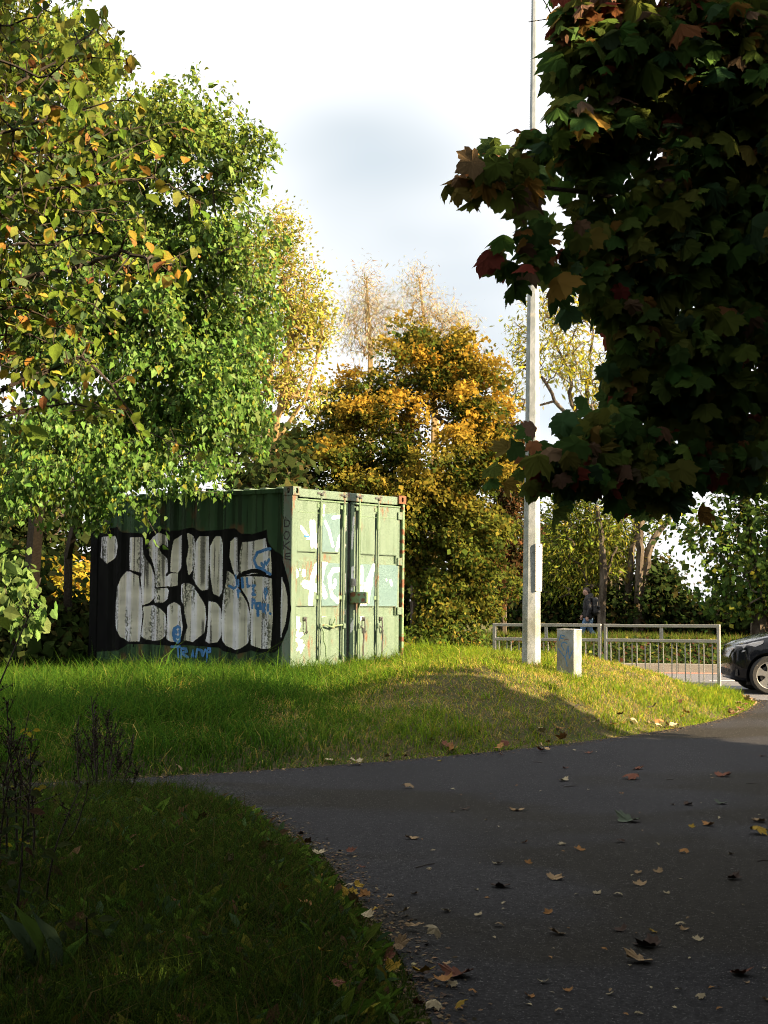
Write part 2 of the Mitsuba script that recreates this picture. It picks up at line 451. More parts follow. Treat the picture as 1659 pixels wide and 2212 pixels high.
def leaves(tmpl, pos, axis, nrm, size, width=1.0):
    """Vertices and faces of leaves: axis = base to tip, nrm = upper face (made square to the axis)."""
    V, F = tmpl
    axis = unit(axis)
    x = unit(np.cross(axis, nrm))
    z = np.cross(x, axis)
    S = np.asarray(size)[:, None, None]
    W = np.broadcast_to(width, (len(pos),))[:, None, None]
    v = pos[:, None] + S * (W * V[None, :, 0:1] * x[:, None] + V[None, :, 1:2] * axis[:, None] + V[None, :, 2:3] * z[:, None])
    f = F[None] + (np.arange(len(pos)) * len(V))[:, None, None]
    return v.reshape(-1, 3), f.reshape(-1, 3), len(V)


def pick(rng, cols, probs, n, jit=.18):
    c = np.asarray(cols, float)[rng.choice(len(cols), n, p=np.asarray(probs) / np.sum(probs))]
    return np.clip(c * np.exp(rng.normal(0, jit, (n, 1))) * (1 + rng.normal(0, .06, (n, 3))), .003, .9)


def blob_points(rng, blobs, n, shell=.5, gap=0.0, gseed=0, gscale=1.0):
    """Points in a union of ellipsoids (centre, radii), denser towards the outside; with holes of noise."""
    c = np.array([b[0] for b in blobs])
    r = np.array([b[1] for b in blobs])
    w = np.prod(r, 1) ** (2 / 3)
    out = []
    got = 0
    while got < n:
        k = rng.choice(len(blobs), 4 * n, p=w / w.sum())
        u = unit(rng.normal(size=(4 * n, 3)))
        rad = (shell + (1 - shell) * rng.random(4 * n)) ** (1 / 1.5)
        p = c[k] + u * r[k] * rad[:, None]
        if gap > 0:
            p = p[meshkit.fbm(p * gscale, 3, gseed) > gap]
        out.append(p)
        got += len(p)
    return np.vstack(out)[:n]


class Tree:
    """A skeleton that is grown from trunk lines to targets, and turned into tapered limbs."""

    def __init__(self, rng, tip=.004, power=.48):
        self.rng, self.tip, self.power = rng, tip, power
        self.p, self.par, self.fix = [], [], []

    def line(self, pts, radii=None, start=-1):
        last = start
        for k, q in enumerate(pts):
            self.p.append(np.asarray(q, float))
            self.par.append(last)
            self.fix.append(None if radii is None else np.interp(k / (len(pts) - 1), [0, 1], radii))
            last = len(self.p) - 1
        return last

    def grow(self, targets, origin, step=.5, wig=.12, up=0.0):
        order = np.argsort(np.linalg.norm(targets - origin, axis=1))
        cap = len(self.p) + len(targets) * 8 + 10
        arr = np.zeros((cap, 3))
        arr[:len(self.p)] = self.p
        n = len(self.p)
        tips = np.zeros(len(targets), int)
        for t in order:
            g = targets[t]
            dv = arr[:n] - g
            dist = np.linalg.norm(dv, axis=1) + np.maximum(dv[:, 2], 0) * up
            i = int(np.argmin(dist))
            L = np.linalg.norm(arr[i] - g)
            m = max(1, min(7, int(L / step)))
            last, a = i, arr[i].copy()
            for k in range(1, m + 1):
                s = k / m
                q = a + (g - a) * s
                if k < m:
                    q = q + self.rng.normal(0, wig * L / m, 3) + np.array([0, 0, .10 * L * math.sin(math.pi * s)])
                self.p.append(q)
                self.par.append(last)
                self.fix.append(None)
                arr[n] = q
                last = n
                n += 1
            tips[t] = last
        return tips

    def mesh(self, sides=5, rmin=0.0):
        n = len(self.p)
        cnt = np.zeros(n)
        kids = np.bincount([a for a in self.par if a >= 0], minlength=n)
        cnt[kids == 0] = 1
        for i in range(n - 1, -1, -1):
            if self.par[i] >= 0:
                cnt[self.par[i]] += cnt[i]
        r = self.tip * np.maximum(cnt, 1) ** self.power
        for i, x in enumerate(self.fix):
            if x is not None:
                r[i] = x
        p = np.array(self.p)
        par = np.array(self.par)
        e = np.where(par >= 0)[0]
        a, b = p[par[e]], p[e]
        ra, rb = np.minimum(r[par[e]], r[e] * 1.5 + .002), r[e]
        for k, i in enumerate(e):
            if self.fix[i] is not None:
                ra[k] = r[par[i]]
        keep = np.maximum(ra, rb) >= rmin
        a, b, ra, rb = a[keep], b[keep], ra[keep], rb[keep]
        t = unit(b - a)
        ref = np.where(np.abs(t[:, 2:]) < .9, [[0, 0, 1.0]], [[1.0, 0, 0]])
        x = unit(np.cross(t, ref))
        y = np.cross(t, x)
        g = np.arange(sides) * 2 * np.pi / sides
        ring = np.cos(g)[None, :, None] * x[:, None] + np.sin(g)[None, :, None] * y[:, None]
        v = np.concatenate([(a - t * ra[:, None] * .3)[:, None] + ring * ra[:, None, None], (b + t * rb[:, None] * .3)[:, None] + ring * rb[:, None, None]], 1)
        k = np.arange(sides)
        k2 = (k + 1) % sides
        F = np.vstack([np.stack([k, k2, k2 + sides], 1), np.stack([k, k2 + sides, k + sides], 1)])
        f = F[None] + (np.arange(len(a)) * 2 * sides)[:, None, None]
        return v.reshape(-1, 3), f.reshape(-1, 3)


def clump_leaves(rng, centres, out, per, spread, size, droop=.5, tmpl=L_HEART, upn=.6, outw=.6, width=1.0, rand=.5):
    """Leaves round the twig ends: they point outwards and down, faces up and outwards."""
    n = len(centres) * per
    k = np.repeat(np.arange(len(centres)), per)
    pos = centres[k] + rng.normal(0, 1, (n, 3)) * spread
    o = unit(out[k])
    axis = o * .5 + np.array([0, 0, -droop]) + rng.normal(0, rand, (n, 3))
    nrm = o * outw + np.array([0, 0, upn]) + rng.normal(0, rand, (n, 3))
    s = size * np.exp(rng.normal(0, .32, n))
    return leaves(tmpl, pos, axis, nrm, s, width) + (k, pos)


def vcol(col, nv):
    return np.repeat(col, nv, axis=0)


def pxblobs(lst, dep=1.0):
    """[(x, y, rx, ry, Y)] in picture pixels and metres of depth -> ellipsoids."""
    o = []
    for x, y, rx, ry, Yd in lst:
        o.append((at(x, y, Yd), np.array([px(rx, Yd), px((rx + ry) / 2, Yd) * dep, px(ry, Yd)])))
    return o


def simple_tree(name, seed, blobs, trunks, nclump, per, size, cols, probs, label, category, spread=.1, tip=.004, power=.46, shell=.45, gap=.0, gscale=1.0, bark='m_bark', leafm='m_leaf',
                tmpl=L_HEART, droop=.5, group=None, rmin=0, colfn=None, sides=5, step=.5, wig=.12, width=1.0, upn=.6, outw=.6, rand=.5, extra=None, woodname='trunk', jit=.18, clump=None):
    rng = np.random.default_rng(seed)
    name = num(name)
    if clump:
        ncl, sig, core = clump
        cc = blob_points(rng, blobs, ncl, shell, gap, seed, gscale)
        ci = np.sort(rng.integers(0, ncl, nclump))
        sz = rng.uniform(.55, 1.4, ncl)
        bu = unit(rng.normal(size=(nclump, 3))) * (.35 + .65 * rng.random((nclump, 1))) ** .5
        bu[:, 2] = np.where(bu[:, 2] < -.35, -bu[:, 2], bu[:, 2])
        C = cc[ci] + bu * np.asarray(sig) * sz[ci][:, None]
        if core:
            C = np.vstack([C, blob_points(rng, [(b[0], np.asarray(b[1]) * .72) for b in blobs], core, .0)])
            ci = np.concatenate([ci, np.full(core, -1)])
            cc = np.vstack([cc, [[0, 0, -50.0]]])
    else:
        C = blob_points(rng, blobs, nclump, shell, gap, seed, gscale)
        cc, ci = C, np.arange(nclump)
    t = Tree(rng, tip, power)
    for pts, radii in trunks:
        t.line(pts, radii)
    org = np.asarray(trunks[0][0][-1])
    t.grow(C, np.asarray(trunks[0][0][len(trunks[0][0]) // 2]), step, wig, up=.8)
    key = f'{name}__{woodname}'
    scene[key] = mikit.ply(t.mesh(sides, rmin), bark, smooth=False)
    cen = np.mean([b[0] for b in blobs], axis=0)
    out = unit(C - cen) + rng.normal(0, .3, C.shape)
    v, f, nv, k, pos = clump_leaves(rng, C, out, per, spread, size, droop, tmpl, upn, outw, width, rand)
    col = pick(rng, cols, probs, len(pos), jit)
    if colfn is not None:
        col = colfn(rng, pos, col, cc[ci[k]], ci[k])
    scene[f'{name}__crown'] = mikit.ply((v, f), leafm, smooth=False, color=vcol(col, nv))
    lab(name, label, category, group)
    return name
# ------------------------------------------------------------------ trees
def ptrunk(pts, Y, r0, r1):
    return (np.array([at(x, y, Y + dy) for x, y, dy in pts]), (r0, r1))


def ground_pt(x, y, drop=.1):
    return np.array([x, y, float(gz(x, y)) - drop])


# big leafy tree on the left, hanging over the container
lb = pxblobs([(120, 130, 105, 130, 20), (40, 60, 110, 150, 20.5), (205, 190, 40, 60, 19.6), (250, 330, 140, 90, 19.5), (395, 300, 85, 75, 18.6), (500, 330, 62, 80, 18.2), (340, 470, 150, 130, 19), (110, 430, 190, 200, 20), (490, 560, 70, 80, 18.6), (440, 690, 140, 130, 19), (250, 700, 220, 190, 19), (90, 740, 170, 180, 19.5), (500, 808, 76, 94, 18.8), (370, 878, 144, 102, 18.5), (130, 908, 153, 110, 18.5), (455, 943, 76, 64, 18.2), (300, 1018, 108, 60, 17.8), (400, 1043, 63, 34, 17.6), (80, 1038, 99, 85, 18), (330, 1098, 54, 38, 17.6), (275, 1138, 36, 34, 17.6), (215, 1088, 63, 51, 17.8), (335, 1153, 16, 30, 17.5), (330, 950, 110, 80, 22.3), (450, 925, 110, 90, 22.6), (230, 970, 120, 90, 22.6), (515, 800, 70, 100, 22)], 1.2)
lt0 = ground_pt(-5.7, 24.6)
trunk_l = (np.vstack([lt0, at(70, 1250, 24.0), at(85, 1050, 21.5), at(120, 800, 19.4), at(180, 500, 19.4), at(190, 330, 19.4)]), (.15, .04))
trunk_l2 = (np.vstack([ground_pt(-4.95, 25.2), at(147, 1200, 24.6), at(190, 1000, 21.6), at(300, 800, 19.0), at(390, 600, 18.8)]), (.08, .03))


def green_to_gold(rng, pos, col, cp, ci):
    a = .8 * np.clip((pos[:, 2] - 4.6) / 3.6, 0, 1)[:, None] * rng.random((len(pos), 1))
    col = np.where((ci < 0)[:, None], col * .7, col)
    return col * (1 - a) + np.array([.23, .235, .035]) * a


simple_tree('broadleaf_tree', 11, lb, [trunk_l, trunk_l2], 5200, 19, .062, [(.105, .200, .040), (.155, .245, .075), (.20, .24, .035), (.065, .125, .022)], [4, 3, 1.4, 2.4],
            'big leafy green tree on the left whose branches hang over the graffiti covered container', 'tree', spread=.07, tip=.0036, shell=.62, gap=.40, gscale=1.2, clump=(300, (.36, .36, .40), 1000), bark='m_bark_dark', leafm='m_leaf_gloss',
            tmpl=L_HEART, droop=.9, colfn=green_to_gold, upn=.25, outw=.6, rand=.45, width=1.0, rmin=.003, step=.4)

lowb = pxblobs([(20, 1285, 36, 34, 17.5), (56, 1322, 24, 22, 17.4), (0, 1250, 30, 40, 17.6)], 1.0)
simple_tree('low_shrub', 12, lowb, [(np.vstack([ground_pt(-5.0, 17.8), at(-60, 1400, 17.7), at(-20, 1300, 17.6)]), (.03, .012))], 60, 12, .095, [(.10, .17, .04), (.13, .20, .06)], [1, 1],
            'pale green leafy shrub branch at the left edge below the big tree', 'shrub', spread=.12, droop=.9, leafm='m_leaf_gloss', tmpl=L_OVAL, width=1.45, upn=.25, outw=.75)

# yellowing tree with upright bare twigs behind it
yb = pxblobs([(610, 500, 45, 75, 31), (555, 560, 75, 80, 31), (625, 620, 80, 90, 31), (660, 700, 70, 80, 31), (590, 770, 110, 90, 31), (700, 690, 25, 55, 31), (540, 680, 60, 90, 31), (640, 830, 80, 60, 31), (505, 500, 30, 60, 31)], .9)
simple_tree('yellowing_tree', 13, yb, [(np.vstack([ground_pt(-1.9, 31.5), at(590, 1000, 31), at(600, 900, 31), at(620, 800, 31), at(625, 700, 31)]), (.08, .03)),
                                       (np.vstack([at(590, 980, 31), at(560, 850, 31), at(540, 700, 31), at(550, 600, 31)]), (.045, .02)),
                                       (np.vstack([at(592, 960, 31), at(660, 860, 31), at(690, 760, 31), at(700, 650, 31)]), (.045, .02))], 1500, 9, .068,
            [(.42, .38, .07), (.34, .34, .06), (.48, .42, .10), (.22, .26, .04)], [4, 3, 3, 3], 'tall yellowing half bare tree rising behind the container, pale against the sky', 'tree', spread=.16, tip=.0065,
            shell=.1, gap=.36, bark='m_twig_pale', tmpl=L_DIAM, droop=.3, rmin=.002, wig=.06, width=1.1)

# two wispy willows far behind
for i, (bl, tr, lb_) in enumerate([([(790, 640, 38, 80, 62), (760, 690, 40, 60, 62), (830, 680, 50, 70, 62), (800, 740, 70, 40, 62)], [(800, 900, 0), (800, 760, 0), (792, 600, 0)], 'left one of the two wispy pale willow tops above the golden maple'),
                                   ([(900, 610, 38, 55, 62), (925, 680, 60, 60, 62), (970, 690, 45, 45, 62), (1000, 720, 30, 50, 62), (920, 740, 80, 40, 62)], [(940, 900, 0), (925, 760, 0), (905, 600, 0)], 'right and taller one of the two wispy pale willow tops above the golden maple')]):
    b = pxblobs(bl, .8)
    base = at(tr[0][0], tr[0][1], 62)
    simple_tree('willow_tree', 20 + i, b, [(np.vstack([[base[0], base[1], .1], [at(x, y, 62) for x, y, _ in tr]]), (.22, .03))], 620, 9, .16, [(.46, .36, .24), (.44, .40, .22), (.36, .38, .2)], [3, 2, 1],
                lb_, 'tree', spread=.26, tip=.0065, shell=.05, bark='m_twig_pale', tmpl=L_DIAM, droop=.6, width=.28, rmin=.004, wig=.03, step=1.6, group='wispy willows behind the golden maple')

# golden field maple
gb = pxblobs([(880, 755, 45, 60, 38.6), (1060, 1000, 45, 80, 38.4), (840, 850, 100, 90, 38), (950, 830, 100, 95, 38), (1010, 900, 75, 110, 38), (755, 900, 85, 90, 38), (690, 965, 90, 90, 38), (850, 990, 140, 110, 37.4), (1005, 1040, 105, 110, 37.6),
              (640, 1060, 80, 110, 38.3), (1070, 960, 45, 90, 38.4), (880, 1140, 150, 110, 37.4), (1020, 1210, 100, 110, 37.6), (960, 1320, 95, 70, 37.6), (600, 980, 45, 80, 38.5),
              (900, 712, 22, 24, 38.6), (1000, 780, 40, 50, 38.6), (745, 1040, 80, 90, 37.6)], 1.0)


def gold(rng, pos, col, cp, ci):
    r = np.random.default_rng(9).random(6000)[ci]
    up_ = (pos[:, 2] - cp[:, 2]) / .45
    hgt = np.clip((cp[:, 2] - 2.7) / 3.4, .07, .85)
    a = (np.clip(.30 + .65 * up_ + (r - .5) * 1.2, 0, 1) * hgt)
    a = np.where(ci < 0, 0, a)[:, None]
    h = rng.random((len(pos), 1))
    g = (np.array([[.50, .25, .03]]) * h + np.array([[.46, .32, .045]]) * (1 - h)) * np.exp(rng.normal(0, .2, (len(pos), 1)))
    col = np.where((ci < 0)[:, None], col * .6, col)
    return col * (1 - a) + g * a


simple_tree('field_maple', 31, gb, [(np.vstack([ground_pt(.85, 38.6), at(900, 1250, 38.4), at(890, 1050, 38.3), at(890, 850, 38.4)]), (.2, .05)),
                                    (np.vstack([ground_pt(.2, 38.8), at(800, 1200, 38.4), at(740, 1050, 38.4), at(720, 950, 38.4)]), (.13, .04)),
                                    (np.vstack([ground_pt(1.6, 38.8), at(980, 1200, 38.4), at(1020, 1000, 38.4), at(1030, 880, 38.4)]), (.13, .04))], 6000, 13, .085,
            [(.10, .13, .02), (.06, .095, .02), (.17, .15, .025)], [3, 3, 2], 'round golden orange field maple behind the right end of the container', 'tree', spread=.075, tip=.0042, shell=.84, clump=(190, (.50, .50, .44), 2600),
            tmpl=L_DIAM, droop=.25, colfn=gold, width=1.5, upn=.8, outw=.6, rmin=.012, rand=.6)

simple_tree('brown_bush', 39, pxblobs([(1095, 1000, 42, 110, 41), (1110, 1150, 45, 110, 41), (1060, 1230, 50, 90, 40.5)], 1.0), [(np.vstack([ground_pt(3.1, 41), at(1090, 1250, 41), at(1095, 1050, 41)]), (.08, .03))], 1300, 11, .09,
            [(.085, .045, .02), (.05, .055, .018), (.12, .06, .022)], [3, 3, 1], 'dark brown leaved bush between the golden maple and the lamp post', 'bush', spread=.13, tip=.004, shell=.5, tmpl=L_DIAM, width=1.5, rmin=.008)
# dark bushes in the shade behind the container and left of it
for i, (bl, lb_) in enumerate([([(560, 1130, 110, 130, 33), (500, 1290, 140, 120, 33), (545, 985, 95, 110, 33), (605, 1000, 60, 80, 30.6)], 'dark green bush in the shade right behind the container'),
                               ([(300, 1250, 140, 170, 33), (200, 1330, 160, 110, 33), (130, 1150, 130, 90, 33)], 'dark shaded thicket behind the left half of the container'),
                               ([(40, 1290, 150, 150, 31), (120, 1390, 160, 70, 30)], 'dark thicket at the left edge below the big leafy tree'),
                               ([(-60, 1100, 140, 260, 30), (60, 1050, 120, 150, 31)], 'tall dark bush behind the big leafy tree at the left edge'),
                               ([(-10, 1390, 70, 70, 25), (50, 1420, 60, 50, 24.6), (20, 1290, 60, 80, 25.2)], 'low dark bush left of the trunks of the big leafy tree'),
                               ([(140, 1405, 50, 50, 25), (110, 1430, 60, 35, 24.6), (160, 1360, 24, 40, 25.2)], 'low dark bush right of the trunks, touching the far left end of the container'),
                               ([(880, 1270, 90, 110, 42), (800, 1300, 90, 90, 42), (960, 1290, 80, 80, 42)], 'dark bush low behind the golden maple, showing right of the container')]):
    b = pxblobs(bl, 1.0)
    c0 = b[1][0]
    simple_tree('dark_bush', 40 + i, b, [(np.vstack([ground_pt(c0[0], c0[1]), [c0[0] + .1, c0[1], .9], c0 + [0, 0, .4]]), (.09, .04))], 560, 9, .15, [(.035, .055, .015), (.05, .07, .02), (.07, .06, .02)], [3, 2, 1],
                lb_, 'bush', spread=.26, tip=.006, shell=.3, tmpl=L_DIAM, width=1.5, rmin=.01)

simple_tree('golden_bush', 45, pxblobs([(140, 1258, 62, 48, 28.6), (105, 1305, 55, 42, 28.5), (185, 1300, 30, 60, 28.6)], 1.0), [(np.vstack([ground_pt(-5.7, 28.7), at(150, 1400, 28.6), at(140, 1300, 28.6)]), (.03, .012))], 240, 10, .10,
            [(.38, .28, .03), (.30, .27, .035), (.36, .19, .03)], [3, 2, 1], 'small sunlit golden bush in the dark left of the container', 'bush', spread=.13, tip=.004, shell=.2, tmpl=L_DIAM, width=1.4)


# ash trees with several stems on the far side of the road
def D5(x, y):
    return ((1400 + x / 1.508) / 1.507, (900 + y / 1.508) / 1.507)


def D7(x, y):
    return ((1700 + x / 2.074) / 1.507, (1500 + y / 2.074) / 1.507)


def stems(rng, tr, lines, Y):
    for conv, pts, r0, r1, dy in lines:
        q = [at(*conv(x, y), Y + dy) for x, y in pts]
        if conv is D7 and pts[0][1] > 850:
            q[0] = np.array([q[0][0], q[0][1], .0])
        n = []
        for a, b in zip(q[:-1], q[1:]):
            for s in np.linspace(0, 1, 5)[:-1]:
                n.append(a + (b - a) * s + rng.normal(0, .025, 3))
        n.append(q[-1])
        tr.line(n, (r0, r1))


def ash(name, seed, lines, Y, blobs, nclump, per, size, cols, probs, label, tip, sp, gap):
    rng = np.random.default_rng(seed)
    name = num(name)
    t = Tree(rng, tip, .45)
    stems(rng, t, lines, Y)
    b = pxblobs(blobs, .8)
    C = blob_points(rng, b, nclump, .05, gap, seed, .9)
    t.grow(C, np.array(t.p[0]), .6, .10, up=.6)
    scene[name + '__trunk'] = mikit.ply(t.mesh(6, .006), 'm_bark')
    out = unit(C - np.mean([x[0] for x in b], axis=0) + rng.normal(0, .6, C.shape))
    v, f, nv, k, pos = clump_leaves(rng, C, out, per, sp, size, .45, L_DIAM, .6, .5, .55)
    scene[name + '__crown'] = mikit.ply((v, f), 'm_leaf', color=vcol(pick(rng, cols, probs, len(pos), .2), nv))
    lab(name, label, 'tree')


ash('ash_tree', 51, [(D7, [(668, 965), (650, 600), (650, 300), (600, 120)], .17, .07, 0), (D5, [(915, 1130), (880, 960), (730, 780), (640, 640), (550, 500), (430, 430)], .12, .03, 0),
                     (D5, [(730, 720), (690, 600), (690, 480), (650, 400), (600, 280)], .085, .03, .2), (D5, [(770, 800), (770, 560), (790, 400), (800, 250)], .10, .03, .4),
                     (D7, [(702, 965), (715, 650), (770, 380), (790, 200)], .12, .06, .5), (D5, [(870, 900), (880, 680), (905, 520), (930, 380)], .08, .03, .2)], 52,
    [(1200, 690, 70, 70, 52), (1260, 680, 60, 50, 52), (1130, 740, 45, 60, 52), (1160, 660, 40, 35, 52), (1230, 780, 120, 60, 52), (1110, 850, 30, 50, 52), (1300, 860, 80, 60, 52)], 620, 8, .16,
    [(.36, .33, .035), (.42, .34, .03), (.25, .28, .04)], [3, 2, 2], 'yellow leaved ash tree with bare dark limbs against the sky right of the lamp post', .009, .26, .30)
ash('ash_tree', 52, [(D7, [(772, 950), (790, 600), (800, 400), (810, 200)], .15, .08, -.5), (D7, [(778, 900), (830, 700), (890, 520), (1000, 380), (1080, 250)], .16, .06, -.4),
                     (D7, [(540, 930), (545, 650), (530, 480), (500, 300)], .15, .05, -1), (D7, [(570, 760), (600, 650), (640, 580)], .05, .03, -.8), (D7, [(690, 900), (735, 600), (830, 380), (900, 330)], .12, .06, -.2)], 50,
    [(1230, 1130, 60, 50, 49.5), (1270, 1170, 80, 60, 49.5), (1200, 1200, 50, 60, 49.5), (1310, 1110, 60, 40, 49.5), (1240, 1070, 50, 40, 49.5), (1380, 1130, 40, 40, 50), (1300, 1230, 60, 40, 49.5), (1220, 1260, 70, 40, 49.6), (1330, 1180, 50, 60, 50.5)], 1150, 9, .16,
    [(.16, .20, .028), (.25, .24, .035), (.07, .10, .02)], [3, 2, 2], 'many stemmed ash tree with yellow green leaves behind the walking person', .007, .24, .34)

# sycamore at the right edge
rngs = np.random.default_rng(61)
nm = num('sycamore_tree')
t = Tree(rngs, .006, .45)
stems(rngs, t, [(D7, [(1605, 1100), (1570, 900), (1545, 650), (1530, 480), (1510, 250)], .24, .12, 0), (D7, [(1640, 1090), (1620, 900), (1640, 700), (1690, 500)], .13, .08, .3)], 45)
sb = pxblobs([(1500, 1130, 75, 40, 44.5), (1600, 1170, 70, 100, 44.5), (1440, 1120, 45, 26, 44.5), (1570, 1285, 75, 50, 44.5), (1650, 1010, 60, 110, 44.5), (1550, 1210, 40, 60, 44.5), (1580, 1060, 60, 50, 44.5), (1640, 1280, 60, 60, 44.5), (1520, 1170, 40, 26, 44.3), (1730, 1100, 120, 200, 45)], .9)
C = blob_points(rngs, sb, 900, .2, .36, 6, 1.2)
t.grow(C, np.array(t.p[0]), .6, .1, up=.5)
scene[nm + '__trunk'] = mikit.ply(t.mesh(6, .006), 'm_bark')
v, f, nv, k, pos = clump_leaves(rngs, C, unit(C - at(1600, 1100, 45)), 8, .20, .15, .35, L_DIAM, .7, .5, 1.6)
scene[nm + '__crown'] = mikit.ply((v, f), 'm_leaf', color=vcol(pick(rngs, [(.055, .10, .025), (.10, .16, .03), (.20, .22, .03)], [3, 2, 1], len(pos), .2), nv))
lab(nm, 'leafy sycamore with a thick dark trunk at the right edge beyond the dark car', 'tree')

# hedgerow behind the far pavement: one bush after another
hx = [(1165, 1310, 55, 75), (1220, 1325, 50, 60), (1275, 1310, 50, 65), (1335, 1320, 50, 55), (1395, 1300, 48, 60), (1420, 1250, 40, 45), (1455, 1325, 45, 45), (1515, 1340, 45, 32), (1580, 1330, 50, 45), (1650, 1320, 55, 60), (1120, 1290, 50, 95), (1190, 1195, 70, 100), (1285, 1215, 62, 90)]
hw = ['behind the lamp post', 'left of the walking person', 'right behind the walking person', 'right of the walking person', 'in front of the ash stems', 'around the leaning ash stem', 'below the pale gap of sky', 'low under the pale gap of sky', 'left of the sycamore trunk', 'at the right edge behind the dark car', 'low right of the brown leaved bush', 'taller behind, just right of the lamp post', 'taller behind, above the walking person']
for i, (x, y, rx, ry) in enumerate(hx):
    Yh = 50.5 - .002 * (x - 1165) + (4.5 if i > 10 else 0)
    b = pxblobs([(x, y, rx, ry, Yh), (x + 10, y + 25, rx * 1.1, ry * .7, Yh)], 1.0)
    c0 = b[0][0]
    simple_tree('hedge_bush', 70 + i, b, [(np.vstack([[c0[0], c0[1], .05], c0 - [0, 0, .3], c0 + [0, 0, .2]]), (.06, .03))], 260 if i < 11 else 420, 10, .16, [(.03, .05, .014), (.05, .075, .02), (.12, .10, .03), (.075, .055, .022)], [4, 3, .8, .8],
                'dark green hedgerow bush ' + hw[i], 'bush', spread=.25, tip=.006, shell=.25, tmpl=L_DIAM, width=1.3, rmin=.008, group='hedgerow bushes across the road')

# brambles at the foot of the golden maple
simple_tree('bramble_bush', 90, pxblobs([(930, 1385, 60, 26, 36.8), (1010, 1375, 45, 26, 36.8), (880, 1390, 40, 20, 36.6)], 1.0), [(np.vstack([ground_pt(1.1, 36.9), at(940, 1400, 36.9), at(945, 1370, 36.9)]), (.02, .01))], 130, 9, .10, [(.10, .15, .025), (.06, .10, .02), (.24, .17, .03)], [3, 2, 1],
            'low bright leaved bramble at the foot of the golden maple', 'bush', spread=.14, shell=.2, tmpl=L_DIAM, width=1.4)

# ---- trees just outside the frame on the right, whose shade lies over the path
ST = [((7.6, 6.4, 4.2), (2.3, 3.2, 4.1), 1000, 'right of the path, third from the road'), ((8.6, 11.6, 3.0), (2.0, 3.1, 2.8), 950, 'right of the path, nearest the road'), ((7.2, .2, 3.2), (2.6, 3.6, 3.0), 800, 'right of the path, level with the viewer'),
      ((5.6, -7.0, 5.0), (3.4, 3.8, 4.8), 800, 'right of the path, behind the viewer'), ((-6.2, 3.0, 4.6), (3.0, 4.2, 4.4), 900, 'left of the verge, level with the viewer'), ((-5.0, -6.0, 5.0), (3.4, 3.8, 4.8), 800, 'left of the verge, behind the viewer'),
      ((8.2, 9.4, 3.3), (1.7, 2.2, 3.1), 800, 'right of the path, second from the road'), ((10.4, 2.6, 4.2), (2.0, 3.2, 4.0), 1000, 'right of the path, set back'),
      ((.2, -12.0, 5.2), (4.0, 3.0, 5.0), 700, 'over the path, far behind the viewer'), ((15.8, 43.0, 2.9), (3.0, 5.0, 2.8), 500, 'beyond the road, right of the sycamore')]
for i, (c, r, n, wh) in enumerate(ST):
    c = np.array(c, float)
    bl = [(c, np.array(r)), (c - [0, 0, r[2] * .5], np.array(r) * [1.0, 1.0, .5])]
    if i == 2:
        bl.append((np.array([2.0, -.8, 6.0]), np.array([4.4, 4.2, 1.6])))
    if i == 4:
        bl.append((np.array([-2.8, 2.4, 6.4]), np.array([3.2, 3.8, 1.5])))
    simple_tree('shade_tree', 95 + i, bl, [(np.vstack([ground_pt(c[0], c[1]), [c[0], c[1], 1.5], c]), (.16, .08))], int(n * ({2: 2.1, 4: 1.8}.get(i, 1))), 8, .33, [(.05, .08, .018), (.07, .09, .02)], [1, 1],
                'dense leafy tree outside the picture ' + wh, 'tree', spread=.30, tip=.008, shell=.5, tmpl=L_DIAM, width=1.7, rmin=.02, group='trees outside the picture')

# ------------------------------------------------------------------ near maple, upper right
rng = np.random.default_rng(101)
mb = [(1514.0, 136.0, 174.8, 156.4, 8.0), (1364.0, 106.0, 92.0, 82.8, 7.9), (1269.0, 151.0, 50.6, 50.6, 7.8), (1314.0, 296.0, 128.8, 96.6, 7.9), (1214.0, 286.0, 82.8, 78.2, 7.8), (1124.0, 351.0, 55.2, 55.2, 7.7), (1059.0, 396.0, 36.8, 33.12, 7.6), (1214.0, 431.0, 78.2, 41.4, 7.8), (1149.0, 526.0, 33.12, 33.12, 7.7), (1414.0, 446.0, 184.0, 174.8, 8.1), (1584.0, 366.0, 119.6, 257.6, 8.2), (1359.0, 586.0, 87.4, 101.2, 8.0), (1296.0, 616.0, 33.12, 46.0, 7.9), (1464.0, 766.0, 147.2, 138.0, 8.1), (1604.0, 766.0, 110.4, 220.8, 8.3), (1354.0, 933.0, 96.6, 69.0, 7.9), (1259.0, 1005.0, 46.0, 31.28, 7.8), (1414.0, 1008.0, 110.4, 42.32, 7.9), (1574.0, 978.0, 92.0, 64.4, 8.1), (1199.0, 1018.0, 11.04, 20.24, 7.75), (1244.0, 46.0, 31.28, 27.6, 7.8), (1324.0, 46.0, 55.2, 46.0, 7.9), (1185, 1000, 26, 22, 7.75), (1225, 985, 36, 26, 7.8), (1160, 1030, 10, 14, 7.72)]
mblobs = pxblobs(mb, .9)
deep = [(np.array([1.2, 6.0, 6.7]), np.array([2.4, 2.4, .8])), (np.array([3.3, 8.4, 4.2]), np.array([1.9, 2.0, 2.3])), (np.array([2.3, 8.8, 5.4]), np.array([1.9, 1.9, 1.2]))]
NV, ND = 2300, 2300
tw = np.vstack([blob_points(rng, mblobs, 470, .2, .40, 3, 2.2), blob_points(rng, deep, 640, .3, .0)])
t = Tree(rng, .0028, .46)
mroot = ground_pt(3.7, 8.4)
t.line([mroot, [3.65, 8.4, 1.0], [3.5, 8.4, 2.2], [3.3, 8.3, 3.4], [3.1, 8.3, 4.8], [3.0, 8.3, 6.0]], (.16, .06))
